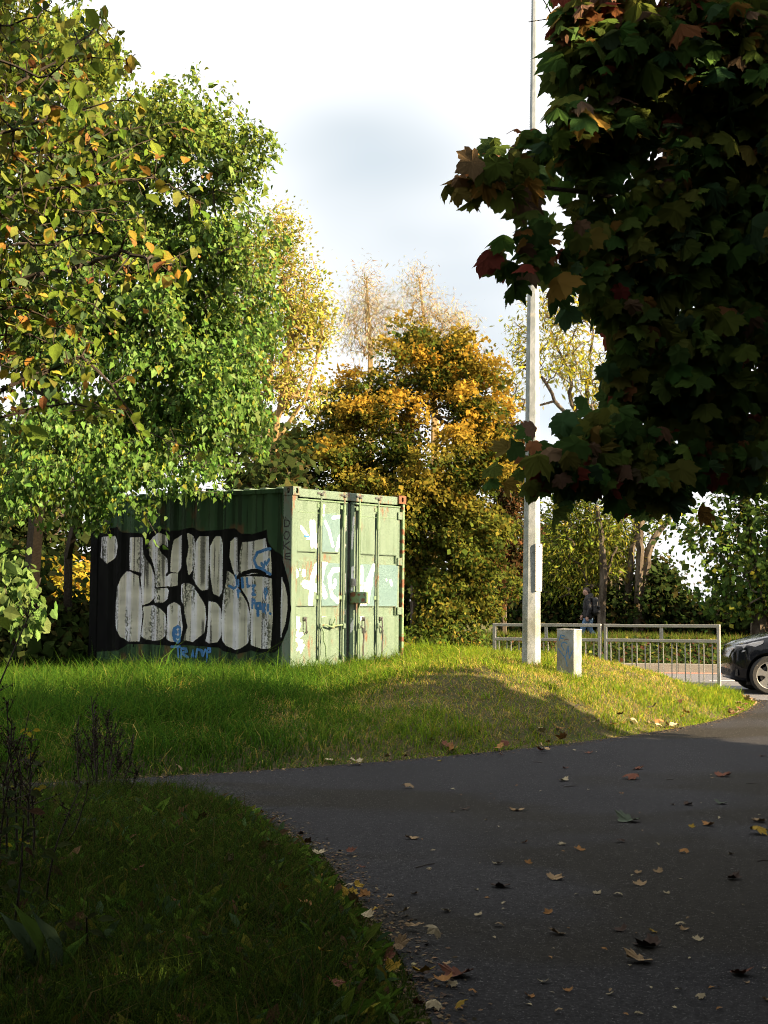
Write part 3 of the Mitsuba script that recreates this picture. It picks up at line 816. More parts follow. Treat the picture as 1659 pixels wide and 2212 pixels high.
for pts in ([(1900, 700, 8.3), (1659, 560, 8.2), (1500, 470, 8.05), (1300, 420, 7.9), (1130, 400, 7.8), (1030, 410, 7.65)], [(1900, 400, 8.3), (1659, 240, 8.2), (1480, 170, 8.0), (1300, 130, 7.9), (1240, 60, 7.85), (1222, -10, 7.8)],
            [(1900, 960, 8.3), (1659, 880, 8.2), (1500, 900, 8.05), (1400, 950, 7.95), (1300, 1000, 7.85), (1200, 1010, 7.8)], [(1500, 470, 8.05), (1380, 560, 8.0), (1280, 640, 7.9)]):
    q = np.array([at(x, y, Yd) for x, y, Yd in pts])
    dd = np.linalg.norm(np.array(t.p) - q[0], axis=1)
    s = int(np.argmin(dd))
    t.line(q, (.022, .006), start=s)
tips = t.grow(tw, np.array([3.3, 8.3, 3.4]), .18, .10, up=.3)
scene['maple_tree__trunk'] = mikit.ply(t.mesh(6), 'm_bark_dark')
lab('maple_tree', 'dark maple with large green and reddish leaves filling the upper right corner', 'tree')
tipp = np.array(t.p)[tips]
nt = len(tipp)
per = 11
k = np.repeat(np.arange(nt), per)
N = len(k)
pos = tipp[k] + rng.normal(0, .08, (N, 3)) * [1, 1, .9]
toward = unit(pos - np.array([2.0, 8.6, 3.4]))
axis = toward * .45 + np.array([-.1, -.1, -.75]) + rng.normal(0, .38, (N, 3))
nrm = toward * .3 + np.array([-.15, -.55, .55]) + rng.normal(0, .38, (N, 3))
size = .090 * np.exp(rng.normal(0, .30, N))
# colour: green inside, reddish at the outer and upper tips
edge = np.clip((1190 - (829.5 + pos[:, 0] / pos[:, 1] * FPX)) / 260, 0, 1) * 1.0 + np.clip((pos[:, 2] - 3.85) / .6, 0, 1) * .42 + np.clip(meshkit.fbm(pos * 3.1, 2, 5) - .58, 0, 1) * 2.0
red = rng.random(N) < np.clip(edge, .07, .85)
col = pick(rng, [(.050, .100, .026), (.080, .120, .026), (.11, .125, .028), (.045, .085, .040)], [3, 3, 2, 1], N, .25)
colr = pick(rng, [(.21, .095, .04), (.26, .15, .04), (.20, .05, .035), (.15, .095, .06), (.17, .14, .035)], [3, 3, 2, 3, 3], N, .25)
col[red] = colr[red]
ok = ~((pos[:, 0] / pos[:, 1] < .105) & (pos[:, 2] - 1.5 > .300 * pos[:, 1]))
pos, axis, nrm, size, col = pos[ok], axis[ok], nrm[ok], size[ok], col[ok]
N = len(pos)
scr = pos[:, 0] / pos[:, 1] < .245
dist = np.where(scr & (pos[:, 2] < 4.6), np.linalg.norm(pos - EYE, axis=1) - size * 3, 99)
first = np.argsort(dist)[:300]
isf = np.zeros(N, bool)
isf[first] = True
which = rng.integers(0, 4, N)
vs, fs, cs, n0 = [], [], [], 0
for m in range(4):
    q = (which == m) & ~isf
    v, f, nv = leaves(MAPLES[m], pos[q], axis[q], nrm[q], size[q])
    vs.append(v); fs.append(f + n0); cs.append(vcol(col[q], nv)); n0 += len(v)
scene['maple_tree__foliage'] = mikit.ply((np.vstack(vs), np.vstack(fs)), 'm_leaf', color=np.vstack(cs))
lab('maple_tree__foliage', kind='stuff')
for i in first:
    v, f, nv = leaves(MAPLES[which[i]], pos[i:i + 1], axis[i:i + 1], nrm[i:i + 1], size[i:i + 1])
    add('leaf', (v, f), 'm_leaf', 'maple_tree', color=vcol(col[i:i + 1], nv))

# ------------------------------------------------------------------ crab apple, upper left
rng = np.random.default_rng(111)
CBR = [[(-150, 60), (0, 55), (80, 40), (112, 5)], [(-150, 230), (30, 190), (120, 140), (200, 70), (225, 50)], [(-150, 260), (60, 190), (80, 95), (20, 60)], [(-100, 300), (80, 150), (200, 125), (275, 130)],
       [(-150, 330), (100, 260), (240, 215), (310, 228)], [(-150, 430), (100, 330), (250, 285), (392, 263)], [(-150, 420), (60, 410), (200, 400), (330, 385), (432, 432)], [(-150, 540), (40, 525), (120, 530), (230, 480), (300, 470)],
       [(-150, 640), (0, 620), (80, 595), (200, 565), (262, 538), (320, 560), (390, 577)], [(-150, 600), (60, 625), (200, 650), (240, 690)], [(-150, 740), (60, 720), (130, 760), (185, 795)],
       [(-150, 900), (40, 830), (180, 770), (240, 830), (310, 930), (380, 958)], [(-150, 930), (0, 900), (150, 870), (240, 890)], [(-150, 150), (0, 130), (110, 170), (170, 180)], [(-150, 480), (0, 470), (110, 440), (240, 340), (330, 300)],
       [(-150, 360), (20, 350), (140, 300), (230, 250)], [(-150, 690), (30, 660), (110, 690), (160, 720)], [(-150, 10), (-20, -10), (60, -40)], [(-150, 310), (0, 290), (120, 230), (180, 215)]]
t = Tree(rng, .0022, .46)
croot = ground_pt(-3.3, 7.6)
t.line([croot, [-3.3, 7.6, 1.0], [-3.2, 7.6, 2.0], [-3.15, 7.6, 3.0], [-3.1, 7.6, 4.0], [-3.0, 7.6, 5.0]], (.12, .05))
twp = []
for bi, br in enumerate(CBR):
    Yb = 7.5 + rng.normal(0, .35)
    q = np.array([at(x, y, Yb + .12 * j * rng.normal(0, .5)) for j, (x, y) in enumerate(br)])
    s = int(np.argmin(np.linalg.norm(np.array(t.p[:6]) - q[0] - [0, 0, -.3], axis=1)))
    fine = []
    for a, b in zip(q[:-1], q[1:]):
        m = max(2, int(np.linalg.norm(b - a) / .07))
        for u in np.linspace(0, 1, m, endpoint=False):
            fine.append(a + (b - a) * u + rng.normal(0, .008, 3))
    fine.append(q[-1])
    t.line(fine, (.015 if bi in (8, 11) else .009, .0022), start=s)
    for w in fine[3:]:
        left = np.clip(1.25 - (w[0] + 1.85) * .75, .5, 1.6)
        for _ in range(rng.poisson(2.6 * left)):
            twp.append(w + rng.normal(0, 1, 3) * [.07, .09, .06])
    twp += [q[-1] + rng.normal(0, .012, 3) for _ in range(2)]
dens = pxblobs([(40, 260, 150, 170, 7.6), (110, 420, 160, 120, 7.5), (30, 600, 110, 150, 7.6), (30, 110, 80, 90, 7.6), (60, 780, 90, 70, 7.4)], 1.2)
twp = np.vstack([np.array(twp), blob_points(rng, dens, 360, .1), np.array([-2.6, 7.9, 3.6]) + rng.normal(0, 1, (160, 3)) * [.45, .8, .8]])
tips = t.grow(twp, np.array([-3.1, 7.6, 3.2]), .10, .10)
scene['crab_apple_tree__trunk'] = mikit.ply(t.mesh(5), 'm_bark_dark')
lab('crab_apple_tree', 'crab apple tree with green and orange leaves and small yellow fruit in the upper left', 'tree')
tipp = np.array(t.p)[tips]
per = 2
k = np.repeat(np.arange(len(tipp)), per)
N = len(k)
pos = tipp[k] + rng.normal(0, .014, (N, 3))
axis = np.array([.22, -.05, -.55]) + rng.normal(0, .55, (N, 3))
nrm = np.array([.2, -.35, .55]) + rng.normal(0, .45, (N, 3))
size = .056 * np.exp(rng.normal(0, .3, N))
col = pick(rng, [(.11, .17, .025), (.16, .21, .03), (.09, .145, .06), (.20, .22, .05), (.36, .19, .04), (.32, .24, .04), (.22, .11, .04)], [6, 5, 3, 3, 1.0, 1.2, .6], N, .2)
dist = np.where(pos[:, 0] / pos[:, 1] > -.238, np.linalg.norm(pos - EYE, axis=1) - size * 8, 99)
first = np.argsort(dist)[:300]
rest = np.ones(N, bool)
rest[first] = False
v, f, nv = leaves(L_OVAL, pos[rest], axis[rest], nrm[rest], size[rest], 1.25)
scene['crab_apple_tree__foliage'] = mikit.ply((v, f), 'm_leaf', color=vcol(col[rest], nv))
lab('crab_apple_tree__foliage', kind='stuff')
V2, F2 = trimesh.remesh.subdivide(*L_OVAL)
V2 = V2 + np.column_stack([V2[:, 0] * 0, V2[:, 0] * 0, -.10 * (V2[:, 1] - .5) ** 2 * 2 + .02 * np.sin(V2[:, 1] * 14)])
V2[:, 0] *= 1 + .25 * np.sin(np.clip(V2[:, 1], 0, 1) * np.pi)
for i in first:
    v, f, nv = leaves((V2, F2), pos[i:i + 1], axis[i:i + 1], nrm[i:i + 1], size[i:i + 1], 1.15)
    add('leaf', (v, f), 'm_leaf', 'crab_apple_tree', smooth=True, color=vcol(col[i:i + 1], nv))
ico = trimesh.creation.icosphere(1, .0085)
fi = rng.choice(np.where(tipp[:, 0] / tipp[:, 1] > -.24)[0], 90, replace=False)
for i in fi:
    m = ico.copy()
    m.apply_translation(tipp[i] + [rng.normal(0, .01), rng.normal(0, .01), -.028])
    add('fruit', m, 'm_fruit', 'crab_apple_tree', smooth=True, color=pick(rng, [(.34, .17, .03), (.40, .24, .04), (.28, .10, .03)], [1, 1, 1], 1)[0])
# ------------------------------------------------------------------ the container (local axes: a along the doors, b back along the painted side, c up)
G_LETTERS = {'A':[(3.375,1.443),(3.44,1.363),(3.529,1.203),(3.577,1.006),(3.59,0.809),(3.553,0.631),(3.442,0.491),(3.308,0.431),(3.072,0.437),(3.036,0.552),(2.988,0.711),(2.978,0.851),(3.031,1.062),(3.08,1.239),(3.118,1.38),(3.256,1.443)],'B':[(3.283,1.946),(3.054,1.946),(2.975,1.697),(2.867,1.555),(2.772,1.379),(2.75,1.204),(2.777,1.064),(2.878,0.993),(2.968,0.966),(3.013,1.168),(3.057,1.362),(3.007,1.433),(3.257,1.487),(3.303,1.701)],'C':[(2.954,0.922),(2.761,0.955),(2.619,0.908),(2.528,0.822),(2.499,0.649),(2.521,0.527),(2.608,0.464),(2.736,0.453),(2.891,0.467),(2.983,0.518),(2.948,0.676),(2.926,0.817)],'D':[(2.875,1.872),(2.8,1.95),(2.647,2.005),(2.518,1.953),(2.489,1.813),(2.592,1.867),(2.655,1.798),(2.614,1.71),(2.51,1.622),(2.481,1.465),(2.555,1.396),(2.504,1.361),(2.379,1.412),(2.278,1.412),(2.287,1.256),(2.374,1.239),(2.45,1.247),(2.577,1.239),(2.679,1.23),(2.705,1.274),(2.722,1.414),(2.79,1.572),(2.858,1.696)],'D2':[(2.716,1.186),(2.5,1.204),(2.423,1.169),(2.471,1.065),(2.571,1.012),(2.724,1.003),(2.751,1.064)],'E':[(2.327,1.898),(2.204,1.965),(2.206,1.515),(2.279,1.438),(2.38,1.456),(2.373,1.69)],'F':[(2.468,0.926),(2.318,0.997),(2.217,0.946),(2.164,0.826),(2.123,0.655),(2.157,0.517),(2.23,0.438),(2.355,0.452),(2.469,0.485),(2.462,0.718)],'G':[(2.055,1.987),(1.968,1.943),(1.927,1.805),(1.936,1.633),(1.969,1.479),(2.029,1.411),(2.058,1.6),(2.026,1.806)],'G2':[(2.174,1.239),(2.1,1.273),(2.071,1.067),(2.119,0.998),(2.17,1.067)],'H':[(2.051,1.273),(1.926,1.222),(1.814,1.12),(1.713,0.95),(1.685,0.781),(1.717,0.594),(1.812,0.507),(1.933,0.453),(2.082,0.476),(2.024,0.656),(2.065,0.827),(2.094,0.998)],'I':[(1.796,1.939),(1.65,1.937),(1.625,1.681),(1.633,1.409),(1.639,1.205),(1.755,1.188),(1.854,1.273),(1.954,1.359),(1.91,1.599),(1.88,1.855)],'J':[(1.574,1.799),(1.481,1.933),(1.421,1.932),(1.359,1.796),(1.362,1.408),(1.358,1.189),(1.427,1.104),(1.5,1.138),(1.552,1.341),(1.582,1.595)],'K':[(1.606,1.019),(1.485,1.003),(1.4,0.919),(1.36,0.751),(1.368,0.567),(1.45,0.464),(1.569,0.444),(1.673,0.467),(1.622,0.663)],'L':[(1.194,1.861),(1.136,1.907),(1.073,1.906),(1.056,1.775),(1.032,1.406),(1.102,1.373),(1.163,1.491),(1.201,1.642)],'M':[(1.233,1.441),(1.161,1.39),(1.076,1.273),(0.969,1.14),(0.873,0.974),(0.811,0.792),(0.808,0.594),(0.863,0.461),(0.977,0.383),(1.093,0.364),(1.235,0.419),(1.32,0.5),(1.347,0.701),(1.328,0.92),(1.286,1.172),(1.242,1.307)],'N':[(0.948,1.84),(0.832,1.846),(0.728,1.853),(0.546,1.891),(0.499,1.783),(0.418,1.699),(0.401,1.404),(0.492,1.404),(0.652,1.43),(0.904,1.406),(0.986,1.44),(1.002,1.64)],'O':[(0.961,1.356),(0.857,1.372),(0.514,1.355),(0.4,1.338),(0.38,0.847),(0.397,0.52),(0.406,0.406),(0.586,0.393),(0.759,0.446),(0.764,0.743),(0.827,1.007),(0.947,1.206)],'P':[(0.199,1.354),(0.131,1.256),(0.084,1.11),(0.076,0.932),(0.111,0.737),(0.196,0.557),(0.208,0.849)],'Q':[(3.908,1.672),(3.889,1.961),(3.645,1.975),(3.56,1.83),(3.636,1.669),(3.769,1.58)]}
G_BLACK = [(3.987,1.582),(3.973,2.017),(3.485,2.016),(2.956,1.988),(2.648,2.061),(2.494,2.014),(2.193,2.025),(1.995,2.055),(1.797,1.999),(1.459,2.009),(1.15,2.028),(0.985,1.949),(0.753,1.936),(0.525,1.998),(0.477,1.832),(0.362,1.699),(0.204,1.631),(0.065,1.272),(0.019,0.932),(0.076,0.673),(0.184,0.476),(0.36,0.358),(0.631,0.351),(0.769,0.38),(1.045,0.315),(1.281,0.351),(1.424,0.397),(2.056,0.416),(2.254,0.394),(2.76,0.409),(3.334,0.404),(3.548,0.435),(3.662,0.665),(4.019,0.804),(4.058,1.166)]
G_BLUE = {'note':[[(0.419,1.749),(0.543,1.742),(0.668,1.703),(0.719,1.604),(0.676,1.504),(0.538,1.454),(0.413,1.404)],[(0.608,1.553),(0.573,1.495),(0.54,1.577),(0.494,1.536),(0.439,1.601)]],'jill':[[(1.102,1.39),(1.064,1.239),(1.145,1.206),(1.205,1.239)],[(1.019,1.323),(1.013,1.248)],[(0.95,1.348),(0.942,1.223)],[(0.885,1.348),(0.873,1.231),(0.82,1.248)],[(1.021,1.189),(1.014,1.089)],[(1.051,1.173),(0.988,1.169)]],'paki':[[(0.751,1.248),(0.698,1.248)],[(0.726,1.248),(0.724,1.124)],[(0.753,1.124),(0.691,1.124)],[(0.508,1.075),(0.551,1.166),(0.538,1.203),(0.51,1.182),(0.484,1.21),(0.465,1.166),(0.508,1.075)],[(0.741,0.942),(0.748,1.058),(0.702,1.05),(0.696,1.008),(0.742,1.0)],[(0.621,1.009),(0.671,1.0),(0.677,0.942),(0.624,0.935),(0.618,1.009),(0.61,0.927)],[(0.564,0.993),(0.569,0.894)],[(0.502,0.993),(0.563,0.944),(0.5,0.875)],[(0.443,0.986),(0.447,0.909)],[(0.412,0.873),(0.403,0.866)],[(0.653,0.926),(0.649,0.836)]],'face':[[(2.32,0.548),(2.309,0.626),(2.253,0.661),(2.189,0.628),(2.173,0.551),(2.193,0.465),(2.247,0.432),(2.3,0.462),(2.32,0.548)],[(2.278,0.592),(2.275,0.57)],[(2.221,0.593),(2.218,0.571)],[(2.287,0.523),(2.249,0.494),(2.212,0.524)]],'tramp':[[(2.341,0.367),(2.166,0.371)],[(2.248,0.369),(2.23,0.223)],[(2.137,0.217),(2.14,0.346),(2.054,0.348),(2.041,0.305),(2.132,0.286),(2.026,0.229)],[(1.958,0.239),(1.925,0.326),(1.884,0.242)],[(1.946,0.269),(1.895,0.27)],[(1.831,0.235),(1.809,0.346),(1.748,0.33),(1.729,0.254),(1.687,0.34),(1.65,0.316),(1.64,0.172)],[(1.613,0.241),(1.615,0.359),(1.548,0.361),(1.547,0.318),(1.609,0.305)]]}
G_DOKE = [[(0.164,2.178),(0.16,2.162)],[(0.124,2.177),(0.12,2.16)],[(0.146,2.137),(0.144,2.047),(0.067,2.053),(0.046,2.101),(0.079,2.132),(0.146,2.137)],[(0.154,1.941),(0.121,1.981),(0.065,1.972),(0.049,1.922),(0.086,1.874),(0.142,1.888),(0.154,1.941)],[(0.159,1.843),(0.157,1.745)],[(0.052,1.841),(0.151,1.786),(0.028,1.727)],[(0.028,1.686),(0.116,1.679),(0.126,1.614),(0.026,1.597)],[(0.12,1.643),(0.038,1.642)]]
G_WHITE = [(0.05,[(0.717,1.576),(0.536,1.519),(0.458,1.357),(0.425,1.011)]),(0.05,[(0.686,1.562),(0.62,1.293),(0.724,1.12)]),(0.06,[(0.301,1.275),(0.44,1.25),(0.622,1.199)]),(0.035,[(0.802,1.377),(0.882,1.473),(1.047,1.49),(1.164,1.37),(1.115,1.165),(0.992,1.041),(0.867,1.121),(0.813,1.296),(0.822,1.39)]),(0.03,[(0.93,1.332),(0.943,1.284),(0.886,1.243)]),(0.03,[(1.299,1.509),(1.282,1.221)]),(0.03,[(1.341,1.524),(1.408,1.333)]),(0.05,[(1.49,1.513),(1.487,1.017)]),(0.045,[(1.771,1.547),(1.644,1.323),(1.584,1.018)]),(0.04,[(1.473,1.265),(1.71,1.282)]),(0.03,[(1.74,1.449),(1.648,1.046)]),(0.028,[(0.87,2.203),(1.056,2.239),(1.182,2.218),(1.153,2.066),(0.998,1.923),(0.96,1.759)]),(0.02,[(0.969,1.814),(1.157,1.827)]),(0.022,[(1.313,2.224),(1.273,1.796)]),(0.022,[(1.313,2.224),(1.445,1.967)]),(0.03,[(0.219,2.04),(0.369,1.907)]),(0.032,[(0.415,2.128),(0.441,1.796)]),(0.03,[(0.469,2.131),(0.521,1.792)]),(0.02,[(0.438,1.956),(0.53,1.826)]),(0.028,[(0.707,2.141),(0.791,2.024),(0.876,1.81)]),(0.02,[(0.683,2.369),(0.675,2.234)]),(0.022,[(0.143,0.826),(0.126,0.682),(0.222,0.734),(0.147,0.577),(0.274,0.602),(0.139,0.511),(0.266,0.497),(0.17,0.38),(0.296,0.444),(0.239,0.352)]),(0.02,[(0.192,0.813),(0.175,0.629),(0.209,0.392)]),(0.02,[(0.104,0.787),(0.192,0.8)]),(0.04,[(0.648,0.859),(0.974,0.899),(1.224,0.893)]),(0.05,[(1.239,0.634),(1.374,0.77),(1.501,0.825)]),(0.03,[(2.162,1.338),(2.18,1.296)]),(0.016,[(2.061,1.364),(2.065,1.35)]),(0.05,[(0.126,1.43),(0.126,1.397)]),(0.042,[(0.282,1.44),(0.279,1.407)])]
G_TEAL = [[(0.644,2.262),(1.024,2.267),(1.022,1.734),(0.629,1.724)],[(0.615,1.577),(1.021,1.571),(1.014,0.967),(0.609,0.979)],[(1.429,1.577),(1.793,1.573),(1.797,0.98),(1.43,0.987)],[(1.876,1.575),(2.323,1.575),(2.309,0.965),(1.867,0.975)]]

SC = 'shipping_container'
lab(SC, 'green steel shipping container with graffiti on its long side and on its double doors', 'container')


def cadd(name, m, bsdf, parent=SC, smooth=False, label=None):
    m = m.copy() if isinstance(m, trimesh.Trimesh) else trimesh.Trimesh(*m, process=False)
    m.apply_transform(CM)
    k = add(name, m, bsdf, parent, smooth=smooth)
    if label:
        lab(k, label)
    return k


PITCH_C, DEPTH = .278, .036
B0_, B1_ = .17, CL - .17


def folds():
    out = [(B0_, .02)]
    b = B0_ + .03
    while b + PITCH_C < B1_:
        out += [(b, .02), (b + .068, .02 + DEPTH), (b + .138, .02 + DEPTH), (b + .206, .02)]
        b += PITCH_C
    return np.array(out + [(B1_, .02)])


FOLD = folds()


def prof(b):
    return np.interp(b, FOLD[:, 0], FOLD[:, 1])


def drape(poly, off):
    """A flat shape in (b, c) laid on the corrugated side, cut at every fold."""
    cuts = np.concatenate([[-.02], FOLD[:, 0], [CL]])
    vs, fs, n = [], [], 0
    for b0, b1 in zip(cuts[:-1], cuts[1:]):
        if b1 - b0 < 1e-6:
            continue
        v, f = polytri(poly.intersection(sg.box(b0, 0, b1, 3)))
        if not len(v):
            continue
        mid = np.clip(v[:, 0], b0 + 1e-6, b1 - 1e-6)
        a = prof(mid)
        a = np.where(v[:, 0] < B0_ + 1e-6, np.where(b1 <= B0_ + 1e-6, .0, a), a)
        vs.append(np.column_stack([a - off, v]))
        fs.append(f + n)
        n += len(v)
    return np.vstack(vs), np.vstack(fs)


# painted side, plain far side and back, roof
sv = np.vstack([np.column_stack([FOLD[:, 1], FOLD[:, 0], np.full(len(FOLD), .15)]), np.column_stack([FOLD[:, 1], FOLD[:, 0], np.full(len(FOLD), 2.54)])])
n = len(FOLD)
k = np.arange(n - 1)
sf = np.vstack([np.stack([k, k + n, k + 1], 1), np.stack([k + 1, k + n, k + n + 1], 1)])
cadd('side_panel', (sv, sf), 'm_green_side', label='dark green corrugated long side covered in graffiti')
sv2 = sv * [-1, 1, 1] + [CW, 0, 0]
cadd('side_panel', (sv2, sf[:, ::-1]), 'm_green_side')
cadd('back_panel', cbox([CW / 2, CL - .06, CH / 2], [CW - .2, .04, CH - .1]), 'm_green_side')
cadd('floor', cbox([CW / 2, CL / 2, .14], [CW - .1, CL - .1, .05]), 'm_steel_dark')
cadd('roof', cbox([CW / 2, CL / 2, CH - .045], [CW - .1, CL - .3, .03]), 'm_green')
for k in range(12):
    cadd('roof_ridge', cbox([CW / 2, .35 + k * .31, CH - .012], [CW - .2, .13, .045], .015), 'm_green', SC + '__roof')
for a in (.035, CW - .035):
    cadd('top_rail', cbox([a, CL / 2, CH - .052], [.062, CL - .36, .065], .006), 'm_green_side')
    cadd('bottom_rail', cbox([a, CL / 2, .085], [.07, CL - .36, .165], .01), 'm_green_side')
for a, b, nm_ in ((.06, .09, 1), (CW - .035, .09, 0), (.06, CL - .09, 2), (CW - .06, CL - .09, 2)):
    if nm_ == 0:
        cadd('corner_post', cbox([CW - .022, .09, CH / 2], [.044, .17, CH - .23], .006), 'm_rustgreen', label='rust edged right door post')
    else:
        cadd('corner_post', cbox([a - .005, b, CH / 2], [.11, .17, CH - .23], .008), 'm_green' if nm_ == 1 else ('m_black_paint' if a < 1 else 'm_green_side'))
cadd('door_header', cbox([CW / 2, .055, CH - .075], [CW - .32, .07, .115], .006), 'm_green')
cadd('door_sill', cbox([CW / 2, .06, .07], [CW - .3, .10, .13], .006), 'm_green')


def casting(a, b, c, face_b, label=None, mat='m_green'):
    """A corner fitting with an oval hole in its front and its side."""
    sx, sy, sz = .162, .178, .118
    m = manifold3d.Manifold.cube([sx, sy, sz], True)
    inner = manifold3d.Manifold.cube([sx - .05, sy - .05, sz - .04], True)
    hole = manifold3d.Manifold.hull(manifold3d.Manifold.cylinder(.4, .024, .024, 20, True).translate([0, .014, 0]) + manifold3d.Manifold.cylinder(.4, .024, .024, 20, True).translate([0, -.014, 0]))
    h1 = hole.rotate([90, 0, 0])
    h2 = hole.rotate([0, 90, 0]).rotate([90, 0, 0])
    m = m - inner - h1 - h2
    mm = m.to_mesh()
    t_ = trimesh.Trimesh(mm.vert_properties[:, :3], mm.tri_verts, process=False)
    t_.apply_translation([a, b, c])
    cadd('corner_casting', t_, mat, label=label)


for a, mat, l in ((.075, 'm_green', None), (CW - .075, 'm_rust', 'rusty brown top right corner casting')):
    for b in (.08, CL - .08):
        casting(a, b, CH - .055, -1, l if b < 1 else None, mat if b < 1 else 'm_green_side')
        casting(a, b, .055, -1, None, 'm_green_side')

# doors: base sheet and proud pressed panels
BASE, PROUD = .075, .036
LEAF = {'door': (.125, 1.19, [(.145, .555), (.645, 1.03)]), 'door_001': (1.26, 2.365, [(1.47, 1.80), (1.885, 2.275)])}
ROWS = [(1.715, 2.415), (.972, 1.595), (.165, .842)]
RAISED = {}
for dk, (a0, a1, cols) in LEAF.items():
    plate = sg.box(a0, .15, a1, 2.44)
    pock = []
    r0, r1 = ROWS[0][0], ROWS[1][1]
    for (lo, hi) in ((1.595, 1.715), (.842, .972)):
        pock.append(sg.box(cols[0][0], lo, cols[1][1], hi))
    for lo, hi in ((cols[0][1], cols[1][0]),):
        pock.append(sg.box(lo, .10, hi, 2.30))
    if dk == 'door':
        pock.append(sg.box(cols[1][1], .10, 1.135, 2.42))
    else:
        pock.append(sg.box(1.345, .10, cols[0][0], 2.42))
    pl = plate.difference(unary_union(pock)).buffer(-.006, join_style=1).buffer(.006, join_style=1)
    RAISED[dk] = pl
    key = cadd('door', cbox([(a0 + a1) / 2, BASE + .015, 1.295], [a1 - a0, .03, 2.28], .004), 'm_green', label='left container door' if dk == 'door' else 'right container door')
    low = extrude(pl, PROUD - .008)
    top = extrude(pl.buffer(-.008, join_style=2), .008)
    top.apply_translation([0, 0, PROUD - .008])
    m = cat([low, top])
    # (x, y, h) -> (a, BASE - h, c)
    m.vertices = np.column_stack([m.vertices[:, 0], BASE - m.vertices[:, 2], m.vertices[:, 1]])
    m.invert()
    cadd('pressed_panel', m, 'm_green', key)
    # sheet joint at the top of the panels and the joint by the hinge side
    FRONT = BASE - PROUD
    cadd('joint', cbox([(cols[0][0] + cols[1][1]) / 2, FRONT - .002, 2.255], [cols[1][1] - cols[0][0], .006, .008], .002), 'm_green_dark', key)
    cadd('rubber_seal', cbox([1.205 if dk == 'door' else 1.243, .078, 1.295], [.034, .05, 2.26], .006), 'm_rubber', key)
    cadd('seal_strip', cbox([1.172 if dk == 'door' else 1.30, .050, 1.295], [.035 if dk == 'door' else .075, .03, 2.24], .005), 'm_green_dark', key)
    cadd('drip_strip', cbox([(a0 + a1) / 2, FRONT - .008, 2.428], [a1 - a0 - .02, .02, .022], .004), 'm_green_dark', key)
    # bars
    for bi, ab in enumerate(((.607, 1.098) if dk == 'door' else (1.432, 1.852))):
        bar = cadd('locking_bar', cyl([ab, .028, .05], [ab, .028, 2.50], .0175, 14), 'm_green' if (dk, bi) != ('door_001', 0) else 'm_green_dark', key, smooth=40)
        for c0, c1, rr in ((2.08, 2.40, .026), (1.06, 1.13, .027), (.09, .30, .026)):
            bar_m = cyl([ab, .028, c0], [ab, .028, c1], rr, 14)
            cadd('bearing', bar_m, 'm_green_dark' if c0 > 1.5 else 'm_green', key, smooth=40)
        for c0 in (1.095, .20, 2.36):
            cadd('bracket', cbox([ab - .045, .034, c0], [.055, .012, .055], .004), 'm_green_dark', key)
        cadd('cam', cat([cbox([ab, .020, 2.515], [.05, .055, .035], .01), cbox([ab - .055, .032, 2.528], [.07, .05, .03], .008), cbox([ab + .05, .03, 2.545], [.06, .03, .018], .006)]), 'm_steel_dark', key)
        cadd('hub', cbox([ab + .004, .012, .70], [.05, .04, .075], .01), 'm_green', key)
    for ah in ((.305,) if dk == 'door' else (1.545, 1.935)):
        cadd('catch', cat([tube([[ah, FRONT - .01, .80], [ah - .012, FRONT - .045, .80], [ah - .01, FRONT - .05, .70], [ah - .005, FRONT - .045, .62], [ah + .02, FRONT - .02, .60], [ah + .035, FRONT - .035, .63]], .010, 6),
                           cbox([ah, FRONT - .012, .80], [.07, .024, .05], .006)]), 'm_steel_dark', key)
    for c0 in (2.30, 1.63, .91, .24):
        if dk == 'door':
            cadd('hinge', cbox([.100, .028, c0], [.10, .02, .10], .006), 'm_green', key)
        else:
            cadd('hinge', cbox([2.345, .022, c0], [.10, .022, .11], .006), 'm_green', key)
            cadd('hinge_pin', cyl([2.395, .03, c0 - .06], [2.395, .03, c0 + .06], .012, 10), 'm_rust', key)
# handles
cadd('handle', cat([tube([[.615, .0, .715], [.70, -.022, .712], [.80, -.026, .690], [.92, -.024, .708], [1.05, -.005, .715]], .0125, 8), cbox([.84, -.01, .70], [.05, .05, .07], .01), tube([[.84, -.02, .74], [.845, -.05, .80], [.86, -.04, .83]], .008, 6)]), 'm_rustgreen', SC + '__door', label='rusty handle lying across the left door')
for ab, lo in ((1.440, .28), (1.862, .30)):
    cadd('handle', tube([[ab, -.005, .70], [ab + .03, -.035, .66], [ab + .032, -.045, .52], [ab + .012, -.05, .44], [ab + .014, -.05, lo]], [.010, .013, .012, .011, .012], 8), 'm_steel_dark', SC + '__door_001', label='hanging dark door handle')
cadd('handle', tube([[.60, -.005, .70], [.63, -.03, .62], [.62, -.04, .50], [.66, -.045, .42], [.665, -.045, .28]], .011, 8), 'm_green_dark', SC + '__door')
# lock box and latch in the middle
lbm = cat([cbox([1.345, -.055, 1.095], [.215, .17, .165], .01)])
cadd('lock_box', lbm, 'm_rustgreen', label='rust stained square lock box in the middle of the doors')
cadd('latch', cat([cbox([1.285, .005, 1.31], [.075, .05, .11], .008), cbox([1.285, -.02, 1.315], [.045, .02, .06], .006)]), 'm_zinc_rail')


